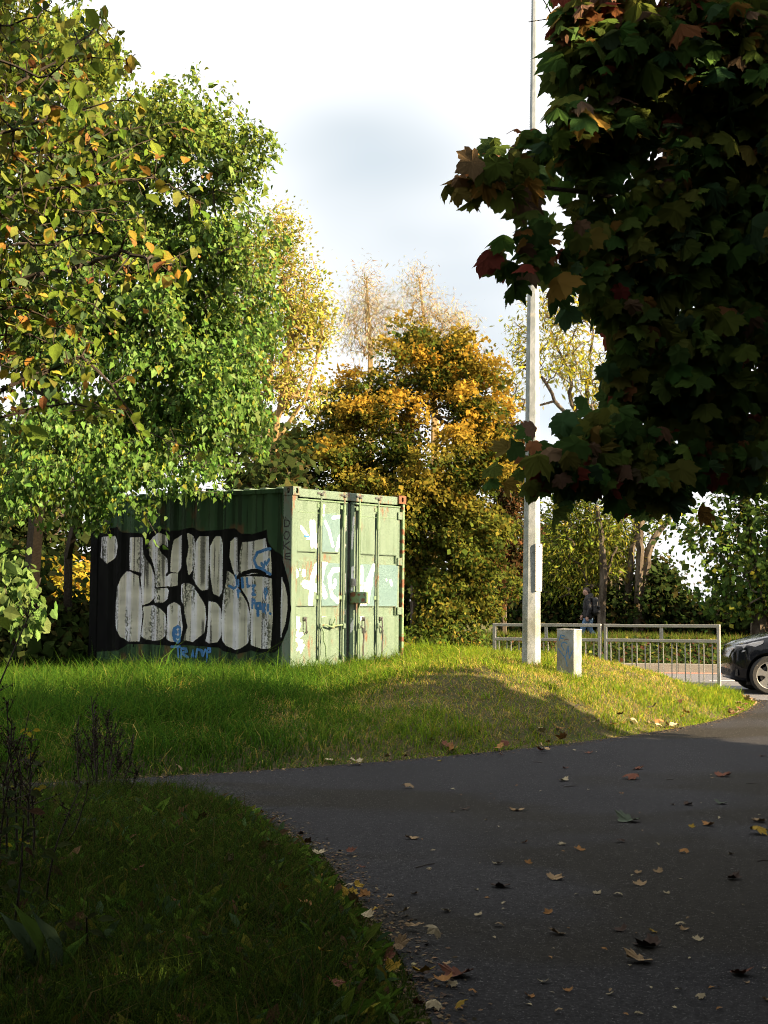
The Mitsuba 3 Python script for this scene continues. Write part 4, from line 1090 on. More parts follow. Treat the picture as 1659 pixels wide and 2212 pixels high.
def on_door(poly, off):
    ms = []
    for dk, pl in RAISED.items():
        v, f = polytri(poly.intersection(pl.buffer(-.009)))
        if len(v):
            ms.append(trimesh.Trimesh(np.column_stack([v[:, 0], np.full(len(v), BASE - PROUD - off), v[:, 1]]), f, process=False))
    # the smooth seal strips carry paint too
    v, f = polytri(poly.intersection(unary_union([sg.box(1.266, .2, 1.334, 2.40)])))
    if len(v):
        ms.append(trimesh.Trimesh(np.column_stack([v[:, 0], np.full(len(v), .035 - off), v[:, 1]]), f, process=False))
    return cat(ms) if ms else None


for l in G_TEAL:
    m = on_door(sg.Polygon(l), .0015)
    if m is not None:
        cadd('paint_patch', m, 'm_teal', label='faded blue green paint patch on the doors')
rw = np.random.default_rng(3)


def rough_line(l, w):
    l = np.asarray(l)
    p = sg.LineString(l).buffer(w, quad_segs=6)
    q = [p]
    for g in range(5):
        i = rw.integers(0, len(l))
        c = l[i] + rw.normal(0, w * 1.1, 2)
        q.append(sg.Point(c).buffer(w * rw.uniform(.1, .35), quad_segs=4))
    return unary_union(q)


wg = unary_union([rough_line(l, w * 1.0) for w, l in G_WHITE]).simplify(.003)
for g in wg.geoms:
    m = on_door(g, .003)
    if m is not None and m.area > .0008:
        cadd('white_graffiti', m, 'm_white_paint')
m = on_door(sg.LineString([(.29, 1.93), (.375, 1.925)]).buffer(.012), .0045)
cadd('blue_mark', m, 'm_blue_paint')
# graffiti on the long side
CLIP = sg.box(.175, .26, CL - .02, 2.45)
lets = {k: sg.Polygon(q).buffer(0) for k, q in G_LETTERS.items()}
lets = {k: g.buffer(.030, join_style=1).buffer(-.019, join_style=1) for k, g in lets.items()}
blk = sg.Polygon(G_BLACK).buffer(0).union(sg.Polygon([(3.3, .42), (3.5, .30), (4.14, .26), (4.14, 2.02), (3.6, 2.1), (3.3, 1.9)])).buffer(.05).buffer(-.03).union(unary_union([sg.box(b, .34 + .1 * (i % 3), b + .012, .6) for i, b in enumerate(np.arange(.4, 3.9, .23))]))
cadd('black_graffiti', drape(blk.intersection(sg.box(0.0, .2, CL - .02, 2.45)), .003), 'm_black_paint', label='black outline paint of the large graffiti')
for k, g in lets.items():
    gg = g.intersection(sg.box(0.02, .26, CL - .03, 2.45))
    if gg.area > .001:
        cadd('silver_letter', drape(gg, .0055), 'm_silver')
for k, ls in G_BLUE.items():
    g = unary_union([sg.LineString(l).buffer(.019 if k in ('tramp', 'jill', 'paki') else .022, quad_segs=5) for l in ls])
    cadd('blue_graffiti', drape(g, .008), 'm_blue_paint', label={'tramp': 'blue spray lettering TRAMP under the silver letters', 'note': 'blue spray outline loop at the right end of the side', 'jill': 'blue scrawled lettering', 'paki': 'blue spray lettering with a heart',
                                                               'face': 'blue spray smiling face'}[k])
strokes = [[(.93, 1.42), (.80, 1.45), (.66, 1.45), (.52, 1.40)]]
g = unary_union([sg.LineString(l).buffer(.028) for l in strokes])
cadd('black_stroke', drape(g, .008), 'm_black_paint')
g = unary_union([sg.LineString(l).buffer(.009) for l in G_DOKE])
v, f = polytri(g.intersection(sg.box(.012, .2, .165, 2.4)))
cadd('black_lettering', (np.column_stack([np.full(len(v), -.002), v]), f), 'm_rubber', label='small black upright lettering on the corner post')

# ------------------------------------------------------------------ lamp post
LP = np.array([1.97, 21.27])
LAMP = 'lamp_post'
lab(LAMP, 'tall tapered galvanised eight sided lamp post standing in the grass', 'lamp post')
lz0 = float(gz(*LP)) - .3


def octa(z0, z1, r0, r1):
    g = np.arange(8) * np.pi / 4 + np.pi / 8 + math.radians(-5)
    r = [np.column_stack([LP[0] + np.cos(g) * q, LP[1] + np.sin(g) * q, np.full(8, z)]) for q, z in ((r0, z0), (r1, z1))]
    return hull(np.vstack(r))


def lr(z):
    return (.256 + (.088 - .256) * (z - .65) / (9.4 - .65)) / 2 / math.cos(math.pi / 8) * .985


add('lower_section', octa(lz0, 5.33, lr(lz0), lr(5.33)), 'm_zinc', LAMP)
add('upper_section', octa(5.335, 10.6, lr(5.33) * .955, lr(10.6)), 'm_zinc', LAMP)
add('joint_band', octa(5.30, 5.345, lr(5.3) * 1.02, lr(5.345) * 1.02), 'm_zinc_rail', LAMP)
add('white_band', octa(3.70, 3.80, lr(3.70) * 1.006, lr(3.80) * 1.006), 'm_white_sheet', LAMP)
add('band_strap', octa(3.805, 3.825, lr(3.8) * 1.02, lr(3.825) * 1.02), 'm_zinc_rail', LAMP)
ang = math.radians(4)
arm = tube([[LP[0], LP[1], 10.5], [LP[0], LP[1], 10.9], [LP[0] + .25, LP[1] + .4, 11.15], [LP[0] + .7, LP[1] + 1.1, 11.25]], [.05, .045, .04, .035], 8)
add('arm', arm, 'm_zinc', LAMP)
hd = cbox([0, 0, 0], [.28, .7, .12], .04)
hd.apply_transform(trimesh.transformations.rotation_matrix(-math.atan2(.7, 1.1), [0, 0, 1]))
hd.apply_translation([LP[0] + .85, LP[1] + 1.35, 11.25])
add('lantern', hd, 'm_zinc_rail', LAMP)

# blank white plate on the post
SP = 'sign_plate'
lab(SP, 'narrow upright blank white plate with rounded corners fixed to the lamp post', 'sign')
pn = unit(np.array([.80, -.60]))
pt = np.array([-pn[1], pn[0]])
zc = (at(1161, 1226, 21.2)[2])
base = at(1161, 1226, 21.2)[:2] + pt * .0
MS = np.eye(4)
MS[:3, 0] = [pt[0], pt[1], 0]
MS[:3, 1] = [0, 0, 1]
MS[:3, 2] = [pn[0], pn[1], 0]
MS[:3, 3] = [base[0] + pn[0] * .01, base[1] + pn[1] * .01, zc]


def plate(w, h, r, t_, z, M):
    m = extrude(sg.box(-w / 2 + r, -h / 2 + r, w / 2 - r, h / 2 - r).buffer(r, quad_segs=6), t_)
    m.apply_translation([0, 0, z])
    m.apply_transform(M)
    return m


add('frame', plate(.165, .635, .02, .012, .0, MS), 'm_zinc_rail', SP)
add('plate', plate(.145, .615, .016, .005, .0125, MS), 'm_white_sheet', SP)
for zz in (-.28, .28):
    m = cyl([0, zz, .012], [0, zz, .024], .009, 10)
    m.apply_transform(MS)
    add('screw', m, 'm_steel_dark', SP)
m = cat([cbox([-.02, zz, -.035], [.04, .05, .07], .004) for zz in (-.2, .2)])
m.apply_transform(MS)
add('bracket', m, 'm_zinc_rail', SP)

# ------------------------------------------------------------------ service pillar
CB = 'service_pillar'
lab(CB, 'short square grey metal pillar with blue scrawl standing in the grass right of the lamp post', 'pillar')
MB_ = np.eye(4)
rx_ = unit(np.array([.866, -.5, 0]))
ry_ = unit(np.array([.5, .866, 0]))
MB_[:3, 0], MB_[:3, 1] = rx_, ry_
cbz = float(gz(2.42, 20.5))
cn = at(1240, 1451, 20.4)
MB_[:3, 3] = [cn[0], cn[1], 0]
ztop = at(1235, 1359.5, 20.4)[2]
add('body', cbox([-.12, .125, (ztop + cbz - .3) / 2], [.24, .25, ztop - cbz + .3 - .012], .006, MB_), 'm_zinc', CB)
add('lid', cbox([-.12, .125, ztop - .005], [.246, .256, .014], .004, MB_), 'm_zinc_rail', CB)


def cabpt(x, y):      # enlargement pixels on the front face -> local metres
    return (-.24 + .24 * (x - 690) / 220.0, ztop - (y - 822) / 4.1475 / 1.507 * 20.4 / FPX)


st = [[(722, 978), (740, 900), (792, 915)], [(735, 940), (772, 950)], [(820, 1015), (790, 995), (755, 1010), (752, 1050), (785, 1108)], [(800, 1200), (835, 1050), (850, 1215), (890, 1110)], [(707, 1085), (800, 1210), (825, 1320)]]
g = unary_union([sg.LineString([cabpt(*q) for q in l]).buffer(.0052) for l in st])
v, f = polytri(g)
m = trimesh.Trimesh(np.column_stack([v[:, 0], np.full(len(v), -.002), v[:, 1]]), f, process=False)
m.apply_transform(MB_)
add('blue_scrawl', m, 'm_blue_paint', CB)
g = sg.LineString([cabpt(780, 970), cabpt(815, 958), cabpt(840, 965)]).buffer(.004)
v, f = polytri(g)
m = trimesh.Trimesh(np.column_stack([v[:, 0], np.full(len(v), -.002), v[:, 1]]), f, process=False)
m.apply_transform(MB_)
add('rust_smear', m, 'm_rust', CB)

# ------------------------------------------------------------------ pedestrian guard rail, two panels
TR, TL = 1.168, 1.128
MID = (RAIL_R + RAIL_L) / 2


def rail_panel(p0, p1, z0, z1, label, posts, phase):
    nm = num('guard_rail')
    lab(nm, label, 'railing', 'guard rail panels')
    ang = math.atan2(p1[1] - p0[1], p1[0] - p0[0])
    L = np.linalg.norm(p1 - p0)
    tilt = math.atan2(z1 - z0, L)
    M = trimesh.transformations.translation_matrix([p0[0], p0[1], z0]) @ trimesh.transformations.rotation_matrix(ang, [0, 0, 1]) @ trimesh.transformations.rotation_matrix(-tilt, [0, 1, 0])
    rails = 'm_zinc_rail'
    add('top_rail', cbox([L / 2, 0, -.025], [L - .052, .05, .05], .004, M), rails, nm)
    add('middle_rail', cbox([L / 2, 0, -.262], [L - .052, .05, .05], .004, M), rails, nm)
    add('bottom_rail', cbox([L / 2, 0, -.93], [L - .052, .05, .05], .004, M), rails, nm)
    for x in posts:
        add('post', cbox([x * L, 0, -.62], [.05, .05, 1.24], .004, M), rails, nm)
    add('upright', cbox([L / 2, 0, -.1435], [.05, .04, .187], .004, M), rails, nm)
    x, kk = .115, 0
    while x < L - .08:
        m = cyl([x, .016 if kk % 2 else -.016, -.93], [x, .016 if kk % 2 else -.016, -.30], .0095, 8)
        m.apply_transform(M)
        add('bar', m, rails, nm, smooth=40)
        x += (.128 if kk % 2 == 0 else .092)
        kk += 1


rail_panel(RAIL_L, MID - RD * .027, TL, (TL + TR) / 2 - .0003, 'left galvanised guard rail panel, partly behind the lamp post', (.0135, .9865), 0)
rail_panel(MID + RD * .027, RAIL_R, (TL + TR) / 2 + .0003, TR, 'right galvanised guard rail panel, ending beside the dark car', (.0135, .9865), 1)

# ------------------------------------------------------------------ the dark car, its nose at the right edge of the picture, heading left
CAR = 'car'
lab(CAR, 'black car driving left on the road, only its front wheel and bonnet in the picture', 'car')
car0 = np.array([6.05, 28.35, -.05])
ca = math.atan2(-.05, 1.0)
MC = np.eye(4)
MC[:3, 0] = [math.cos(ca), math.sin(ca), 0]
MC[:3, 1] = [-math.sin(ca), math.cos(ca), 0]
MC[:3, 3] = car0
xs = np.array([0, .03, .10, .25, .5, .8, 1.10, 1.35, 1.9, 2.4, 3.0, 3.5, 3.9, 4.2, 4.3])
ztops = np.array([.62, .74, .83, .90, .97, 1.04, 1.12, 1.26, 1.52, 1.60, 1.60, 1.54, 1.40, 1.10, .95])
zbelt = np.array([.60, .70, .78, .84, .89, .93, .96, .98, 1.00, 1.01, 1.02, 1.03, 1.02, .95, .85])
zlow = np.array([.30, .24, .22, .21, .20, .20, .20, .20, .20, .20, .20, .20, .24, .28, .35])
halfw = np.array([.42, .58, .70, .80, .87, .90, .905, .905, .905, .905, .905, .895, .87, .80, .72])
rings = []
for x, zt, zb, zl, hw in zip(xs, ztops, zbelt, zlow, halfw):
    top_in = hw * (.80 if zt - zb < .2 else .70)
    half = [(0, zl), (hw * .80, zl), (hw * .96, zl + .06), (hw, zl + .22), (hw * 1.0, (zl + zb) / 2 + .05), (hw * .985, zb - .05), (hw * .93, zb), (top_in + (hw * .93 - top_in) * .15, zb + (zt - zb) * .75), (top_in, zt - .02), (top_in * .8, zt), (0, zt + .015)]
    r = [(x, y, z) for y, z in half] + [(x, -y, z) for y, z in half[1:-1][::-1]]
    rings.append(r)
R_ = np.array(rings)
nr, ns = R_.shape[:2]
v = R_.reshape(-1, 3)
i, j = np.meshgrid(np.arange(nr - 1), np.arange(ns), indexing='ij')
q = np.stack([i * ns + j, i * ns + (j + 1) % ns, (i + 1) * ns + (j + 1) % ns, (i + 1) * ns + j], -1).reshape(-1, 4)
f = np.vstack([q[:, [0, 1, 2]], q[:, [0, 2, 3]]])
kk = np.arange(ns)
v = np.vstack([v, R_[0].mean(0), R_[-1].mean(0)])
f = np.vstack([f, np.stack([(kk + 1) % ns, kk, kk * 0 + nr * ns], 1), np.stack([kk + (nr - 1) * ns, (kk + 1) % ns + (nr - 1) * ns, kk * 0 + nr * ns + 1], 1)])
bm = trimesh.Trimesh(v, f, process=False)
if bm.volume < 0:
    bm.invert()
body = manifold3d.Manifold(manifold3d.Mesh(np.asarray(bm.vertices, np.float32), np.asarray(bm.faces, np.uint32)))
if body.num_tri() == 0:
    raise RuntimeError('car body')
WX = (.62, 3.25)
for wx in WX:
    arch = manifold3d.Manifold.cylinder(.34, .385, .385, 40, True).rotate([90, 0, 0])
    for sy in (-1, 1):
        body = body - arch.translate([wx, sy * .80, .335])
mm = body.to_mesh()
bm = trimesh.Trimesh(mm.vert_properties[:, :3].astype(float), mm.tri_verts, process=False)
bm.apply_transform(MC)
add('body', bm, 'm_car', CAR, smooth=35)


def caradd(name, m, mat, parent=CAR, smooth=False):
    m = m.copy()
    m.apply_transform(MC)
    return add(name, m, mat, parent, smooth=smooth)


for wx in WX:
    for sy in (-1, 1):
        y0 = sy * .80
        tyre = trimesh.creation.revolve(np.array([[.235, -.10], [.30, -.112], [.322, -.09], [.330, -.04], [.330, .04], [.322, .09], [.30, .112], [.235, .10], [.235, -.10]]), sections=40)
        tyre.apply_transform(trimesh.transformations.rotation_matrix(math.pi / 2, [1, 0, 0]))
        tyre.apply_translation([wx, y0, .33])
        wk = caradd('wheel', tyre, 'm_tyre', smooth=40)
        rim = trimesh.creation.revolve(np.array([[.238, -.09], [.238, .09], [.222, .085], [.215, .02], [.215, -.09]]), sections=40)
        sp = []
        for s5 in range(5):
            a5 = s5 * 2 * math.pi / 5 + .31
            b5 = sg.Polygon([(.03, -.05), (.12, -.042), (.222, -.085), (.222, .085), (.12, .042), (.03, .05)])
            e5 = extrude(b5, .022)
            e5.apply_transform(trimesh.transformations.rotation_matrix(a5, [0, 0, 1]))
            e5.apply_translation([0, 0, .045])
            sp.append(e5)
        hub5 = trimesh.creation.cylinder(.055, .05, sections=20)
        hub5.apply_translation([0, 0, .045])
        disc = trimesh.creation.cylinder(.16, .01, sections=28)
        disc.apply_translation([0, 0, -.01])
        rimm = cat([rim] + sp + [hub5])
        for mm5, nm5, mt5 in ((rimm, 'rim', 'm_alloy'), (disc, 'brake_disc', 'm_steel_dark')):
            mm5.apply_transform(trimesh.transformations.rotation_matrix(math.pi / 2 * (1 if sy < 0 else -1), [1, 0, 0]))
            mm5.apply_translation([wx, y0, .33])
            caradd(nm5, mm5, mt5, wk, smooth=30)
        caradd('arch_liner', cbox([wx, sy * .60, .42], [.70, .05, .55], .02), 'm_black_plastic', wk)
for sy in (-1, 1):
    hl = hull([[.05, sy * .54, .70], [.08, sy * .55, .82], [.20, sy * .72, .835], [.52, sy * .84, .925], [.50, sy * .865, .87], [.18, sy * .76, .72], [.06, sy * .60, .69]])
    caradd('headlight', hl, 'm_lens')
    win = hull([[1.42, sy * .80, 1.05], [1.95, sy * .70, 1.44], [2.4, sy * .67, 1.50], [2.4, sy * .845, 1.06], [1.42, sy * .86, 1.03]])
    caradd('side_window', win, 'm_car_glass')
    win = hull([[2.48, sy * .67, 1.50], [3.4, sy * .68, 1.44], [3.6, sy * .80, 1.08], [2.48, sy * .845, 1.06]])
    caradd('side_window', win, 'm_car_glass')
    caradd('mirror', hull(cbox([1.50, sy * 1.00, 1.07], [.10, .20, .13], .03).vertices), 'm_car')
caradd('windscreen', hull([[1.14, -.62, 1.13], [1.14, .62, 1.13], [1.86, -.56, 1.525], [1.86, .56, 1.525], [1.20, 0, 1.18], [1.86, 0, 1.555]]), 'm_car_glass')
caradd('front_bumper', hull([[-.015, -.40, .30], [-.015, .40, .30], [-.015, -.40, .42], [-.015, .40, .42], [.10, -.715, .30], [.10, .715, .30], [.10, -.715, .42], [.10, .715, .42]]), 'm_black_plastic')

# ------------------------------------------------------------------ the walking person
PE = 'person'
lab(PE, 'man in black hooded jacket and blue jeans walking to the left across the road', 'person')
pp = np.array([at(1272, 1300, 48)[0], 48.0])
pz = float(gz(*pp))
MPm = np.eye(4)
hdg = math.radians(158)           # walks left and a little away
fx, fy = np.array([math.cos(hdg), math.sin(hdg), 0]), np.array([-math.sin(hdg), math.cos(hdg), 0])
MPm[:3, 0], MPm[:3, 1], MPm[:3, 3] = fx, fy, [pp[0], pp[1], pz]      # local x forward, y to the person's left


def blend(bones, edge=.02, it=8):
    """Bones ((point, radius), (point, radius)) joined into one smooth surface."""
    parts = []
    for (p0, r0), (p1, r1) in bones:
        s0 = manifold3d.Manifold.sphere(r0, 14).translate(list(map(float, p0)))
        s1 = manifold3d.Manifold.sphere(r1, 14).translate(list(map(float, p1)))
        parts.append(manifold3d.Manifold.batch_hull([s0, s1]))
    m = manifold3d.Manifold.batch_boolean(parts, manifold3d.OpType.Add).refine_to_length(edge)
    mm = m.to_mesh()
    t_ = trimesh.Trimesh(mm.vert_properties[:, :3].astype(float), mm.tri_verts, process=True)
    trimesh.smoothing.filter_taubin(t_, iterations=it)
    return t_


def padd(name, m, mat, parent=PE):
    m = m.copy()
    m.apply_transform(MPm)
    return add(name, m, mat, parent, smooth=True)


HIP, KN_, AN = .90, .49, .09
lhip, rhip = (0, .09, HIP), (0, -.09, HIP)
lk, rk = (.16, .09, KN_ + .02), (-.02, -.09, KN_)
la, ra = (.22, .09, AN), (-.26, -.09, AN + .08)
neck, head = (.03, 0, 1.47), (.075, 0, 1.615)
lsh, rsh = (0, .19, 1.40), (0, -.19, 1.40)
lel, rel = (-.10, .25, 1.12), (.08, -.25, 1.12)
lwr, rwr = (-.02, .25, .89), (.25, -.22, .93)


def fingers(w, d, side):
    w, d = np.array(w), unit(np.array(d, float))
    o = unit(np.cross(d, [0, 1, 0]))
    b = [((w, .028), (w + d * .08, .036))]
    for k4, ln in enumerate((.060, .070, .066, .050)):
        base = w + d * .085 + o * (k4 - 1.5) * .020
        b += [((base, .0095), (base + d * ln * .6, .009)), ((base + d * ln * .6, .009), (base + d * ln * .9 + np.array([0, -side * .022, 0]), .008))]
    tb = w + d * .03 + o * .035
    b += [((tb, .012), (tb + d * .045 + o * .018, .0095))]
    return b


bodyb = [((neck, .06), ((.05, 0, 1.53), .058)), (((.05, 0, 1.56), .075), ((.078, 0, 1.64), .096)), (((.10, 0, 1.58), .062), ((.098, 0, 1.63), .082)), (((.155, 0, 1.56), .022), ((.10, 0, 1.57), .055)),
         (((.178, 0, 1.612), .014), ((.165, 0, 1.645), .012)), (((.07, .088, 1.615), .018), ((.065, .092, 1.64), .017)), (((.07, -.088, 1.615), .018), ((.065, -.092, 1.64), .017)),
         ((neck, .07), ((0, 0, 1.30), .12)), (((0, 0, 1.30), .12), ((0, 0, .98), .11)), ((lsh, .05), ((0, 0, 1.3), .1)), ((rsh, .05), ((0, 0, 1.3), .1)),
         ((lsh, .05), (lel, .038)), ((lel, .038), (lwr, .027)), ((rsh, .05), (rel, .038)), ((rel, .038), (rwr, .027)),
         (((0, 0, .98), .11), (lhip, .085)), (((0, 0, .98), .11), (rhip, .085)), ((lhip, .08), (lk, .052)), ((lk, .052), (la, .036)), ((rhip, .08), (rk, .052)), ((rk, .052), (ra, .036)),
         ((la, .036), ((.36, .09, .05), .03)), ((ra, .036), ((-.15, -.09, .07), .03))] + fingers(lwr, (.05, 0, -1), 1) + fingers(rwr, (.35, .05, -.9), -1)
padd('body', blend(bodyb, .016, 6), 'm_skin')
padd('hair', blend([(((.055, 0, 1.675), .088), ((.10, 0, 1.70), .070)), (((.03, 0, 1.63), .078), ((.055, 0, 1.675), .088)), (((.02, 0, 1.585), .055), ((.035, 0, 1.63), .08))], .02, 5), 'm_hair')
jk = [((lsh, .085), (lel, .068)), ((lel, .068), ((lwr[0] - .01, lwr[1], lwr[2] + .03), .05)), ((rsh, .085), (rel, .068)), ((rel, .068), ((rwr[0] - .02, rwr[1], rwr[2] + .03), .05)),
      ((lsh, .09), (rsh, .09)), ((lsh, .09), ((.01, .10, 1.15), .15)), ((rsh, .09), ((.01, -.10, 1.15), .15)), (((.01, .08, 1.15), .15), ((.01, .10, .90), .13)), (((.01, -.08, 1.15), .15), ((.01, -.10, .90), .13)),
      (((.01, .10, .90), .13), ((.01, -.10, .90), .13)), (((-.05, .05, 1.47), .085), ((-.05, -.05, 1.47), .085)), (((-.06, 0, 1.52), .08), ((.03, .05, 1.47), .075)), (((-.06, 0, 1.52), .08), ((.03, -.05, 1.47), .075)), (((-.05, 0, 1.5), .08), ((0, 0, 1.35), .13))]
padd('jacket', blend(jk, .022, 8), 'm_jacket')
jn = [((lhip, .112), (lk, .08)), ((lk, .08), ((la[0], la[1], la[2] + .02), .062)), ((rhip, .112), (rk, .08)), ((rk, .08), ((ra[0], ra[1], ra[2] + .02), .062)), ((lhip, .112), (rhip, .112))]
padd('jeans', blend(jn, .02, 6), 'm_jeans')
for a_, tz in ((la, 0), (ra, .03)):
    padd('shoe', blend([(((a_[0] - .03, a_[1], .05 + tz), .05), ((a_[0] + .17, a_[1], .04 + tz * .3), .042)), (((a_[0], a_[1], .08 + tz), .05), ((a_[0] + .06, a_[1], .06 + tz), .048))], .02, 5), 'm_shoe')
BP = 'backpack'
lab(BP, 'black backpack on the back of the walking man', 'backpack')
bk = blend([(((-.20, y, z), .075), ((-.20, -y, z), .075)) for y, z in ((.10, 1.38), (.12, 1.20), (.12, 1.02))] + [(((-.20, .1, 1.38), .075), ((-.20, .12, 1.02), .08)), (((-.20, -.1, 1.38), .075), ((-.20, -.12, 1.02), .08)), (((-.21, 0, 1.40), .08), ((-.21, 0, 1.0), .095))], .022, 6)
padd('bag', bk, 'm_bag', BP)
padd('front_pocket', blend([(((-.30, .06, 1.18), .045), ((-.30, -.06, 1.18), .045)), (((-.30, .07, 1.03), .05), ((-.30, -.07, 1.03), .05)), (((-.30, 0, 1.18), .045), ((-.30, 0, 1.03), .05))], .02, 5), 'm_jacket', BP)
for s in (-1, 1):
    padd('strap', tube([[-.14, s * .11, 1.42], [-.02, s * .13, 1.50], [.09, s * .13, 1.42], [.13, s * .14, 1.25], [.05, s * .17, 1.08], [-.12, s * .15, 1.02]], .020, 6), 'm_bag', BP)
# ------------------------------------------------------------------ grass
def blades(rng, xy, h, w, lean, cols):
    n = len(xy)
    z = gz(xy[:, 0], xy[:, 1])
    b = np.column_stack([xy, z - .01])
    th = rng.random(n) * 2 * np.pi
    side = np.column_stack([np.cos(th), np.sin(th), np.zeros(n)])
    ph = rng.random(n) * 2 * np.pi
    ld = np.column_stack([np.cos(ph), np.sin(ph), np.zeros(n)]) * (lean * h)[:, None]
    up = np.array([0, 0, 1.0]) * h[:, None]
    m = b + up * .55 + ld * .28
    tip = b + up * (1 - .35 * np.minimum(lean, 1.6)[:, None] ** 2 * .5) + ld
    ww = (w / 2)[:, None] * side
    v = np.stack([b - ww, b + ww, m - ww * .8, m + ww * .8, tip], 1).reshape(-1, 3)
    F = np.array([[0, 1, 3], [0, 3, 2], [2, 3, 4]])
    f = (F[None] + (np.arange(n) * 5)[:, None, None]).reshape(-1, 3)
    return v, f, np.repeat(cols, 5, axis=0)


def sample(rng, n, x0, x1, y0, y1, test):
    out, got = [], 0
    while got < n:
        p = np.column_stack([rng.uniform(x0, x1, 2 * n), rng.uniform(y0, y1, 2 * n)])
        p = p[np.abs(p[:, 0]) < .262 * p[:, 1] + .35]
        p = p[test(p)]
        out.append(p)
        got += len(p)
    return np.vstack(out)[:n]


def pdist(p):
    return shapely.distance(PATH, shapely.points(p[:, 0], p[:, 1]))


def railq(p):
    return (p - RAIL_R) @ RN


def in_container(p, m=.0):
    r = p - CO[:2]
    a, b = r @ CD[:2], r @ CS[:2]
    return (a > m) & (a < CW - m) & (b > m) & (b < CL - m)


def north(p):
    return (p[:, 1] > np.interp(p[:, 0], EDGE[:, 0], EDGE[:, 1])) & (p[:, 0] < 5.95) & (railq(p) < -.02)


PB = PATH.exterior
shapely.prepare(PB)
EDGE_L, VERGE_L = sg.LineString(EDGE), sg.LineString(VERGE)


def sdist(p):
    """Distance from the mound's edge line, negative on the path."""
    d = shapely.distance(EDGE_L, shapely.points(p[:, 0], p[:, 1]))
    return np.where(p[:, 1] > np.interp(p[:, 0], EDGE[:, 0], EDGE[:, 1]), d, -d)


def rag(p):
    return .16 * (meshkit.fbm(np.column_stack([p * 4.5, np.zeros(len(p))]), 3, 91) - .62)


rng = np.random.default_rng(201)
p = sample(rng, 185000, -7.5, 6, 9.5, 29, lambda q: (north(q) | (pdist(q) < .001)) & (q[:, 1] > 11.5) & (railq(q) < -.02) & (sdist(q) > rag(q)) & (sdist(q) > -.14) & ~in_container(q, .03))
n = len(p)
pz_ = np.column_stack([p, np.zeros(n)])
f1 = meshkit.fbm(pz_ * .9, 3, 21)
f2 = meshkit.fbm(pz_ * 3.0, 3, 22)
f3 = meshkit.fbm(pz_ * 8.0, 2, 23)
pd = np.maximum(sdist(p), 0)
dry = np.clip((p[:, 0] + 1.6) / 2.4, 0, 1) * np.clip(1.25 - np.abs(pd - 2.2) / 2.6, .1, 1)
dry = np.clip(dry * 1.0 + (f1 - .5) * 1.6 + (f2 - .5) * 1.2, 0, 1)
is_dry = rng.random(n) < dry * .8
lush = np.clip(1 - dry, 0, 1)
near_c = np.exp(-np.clip(np.abs((p - CO[:2]) @ CS[:2]), 0, 9) * .0 - np.clip(-((p - CO[:2]) @ CS[:2]), 0, 9) / .8) * (((p - CO[:2]) @ CD[:2] > -.5) & ((p - CO[:2]) @ CD[:2] < 3.2))
h = (.055 + .075 * lush + .12 * np.clip(-p[:, 0] / 2.5, 0, 1) * lush * np.clip((20.6 - p[:, 1]) / 1.5, .3, 1) + .07 * near_c) * np.exp(rng.normal(0, .28, n)) * (.7 + .6 * f3) * np.clip(.35 + pd / .5, .3, 1)
h *= np.where(is_dry, .75, 1)
w = np.where(is_dry, .0045, .0065) * np.exp(rng.normal(0, .2, n)) * (1 + p[:, 1] / 40)
lean = np.abs(rng.normal(.72, .38, n)) + is_dry * .4
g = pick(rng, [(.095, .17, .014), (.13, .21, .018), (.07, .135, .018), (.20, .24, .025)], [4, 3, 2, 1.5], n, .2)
s = pick(rng, [(.42, .32, .085), (.48, .38, .12), (.32, .22, .07), (.40, .36, .055)], [3, 2, 2, 2], n, .2)
cols = np.where(is_dry[:, None], s, g)
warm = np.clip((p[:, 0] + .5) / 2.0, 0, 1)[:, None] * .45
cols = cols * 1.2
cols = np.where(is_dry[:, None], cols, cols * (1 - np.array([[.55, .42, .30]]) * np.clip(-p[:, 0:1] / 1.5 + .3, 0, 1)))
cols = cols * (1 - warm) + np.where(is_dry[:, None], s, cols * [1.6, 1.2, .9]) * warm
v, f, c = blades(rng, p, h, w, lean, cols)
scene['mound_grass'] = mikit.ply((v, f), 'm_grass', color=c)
lab('mound_grass', 'rough green and straw coloured grass on the low mound round the container', 'grass', kind='stuff')
# tall seeding stalks
pt = sample(rng, 420, -7, 3, 12, 24, lambda q: north(q) & (pdist(q) > 1.4) & ~in_container(q, -.02))
v, f, c = blades(rng, pt, rng.uniform(.2, .38, len(pt)), np.full(len(pt), .006), rng.uniform(.15, .7, len(pt)), pick(rng, [(.16, .20, .04), (.30, .24, .09)], [2, 1], len(pt), .2))
scene['tall_grass'] = mikit.ply((v, f), 'm_grass', color=c)
lab('tall_grass', 'scattered taller grass stalks in front of the container', 'grass', kind='stuff')


def south(p):
    return (p[:, 1] < np.interp(p[:, 0], VERGE[:10, 0], VERGE[:10, 1])) & (p[:, 0] < .35)


p = sample(rng, 74000, -3.8, .3, 4.6, 12.6, lambda q: (np.where(south(q) & (pdist(q) > 0), 1, -1) * shapely.distance(VERGE_L, shapely.points(q[:, 0], q[:, 1])) > rag(q)) & (shapely.distance(VERGE_L, shapely.points(q[:, 0], q[:, 1])) < 4))
n = len(p)
pd = pdist(p)
f2 = meshkit.fbm(np.column_stack([p * 2.4, np.zeros(n)]), 3, 31)
h = (.05 + .10 * f2) * np.exp(rng.normal(0, .3, n)) * np.clip(.3 + pd / .35, .3, 1.25)
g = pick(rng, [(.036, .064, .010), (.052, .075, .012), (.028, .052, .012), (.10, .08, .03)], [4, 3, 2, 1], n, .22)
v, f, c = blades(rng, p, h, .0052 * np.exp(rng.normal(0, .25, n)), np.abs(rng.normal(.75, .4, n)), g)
scene['verge_grass'] = mikit.ply((v, f), 'm_grass', color=c)
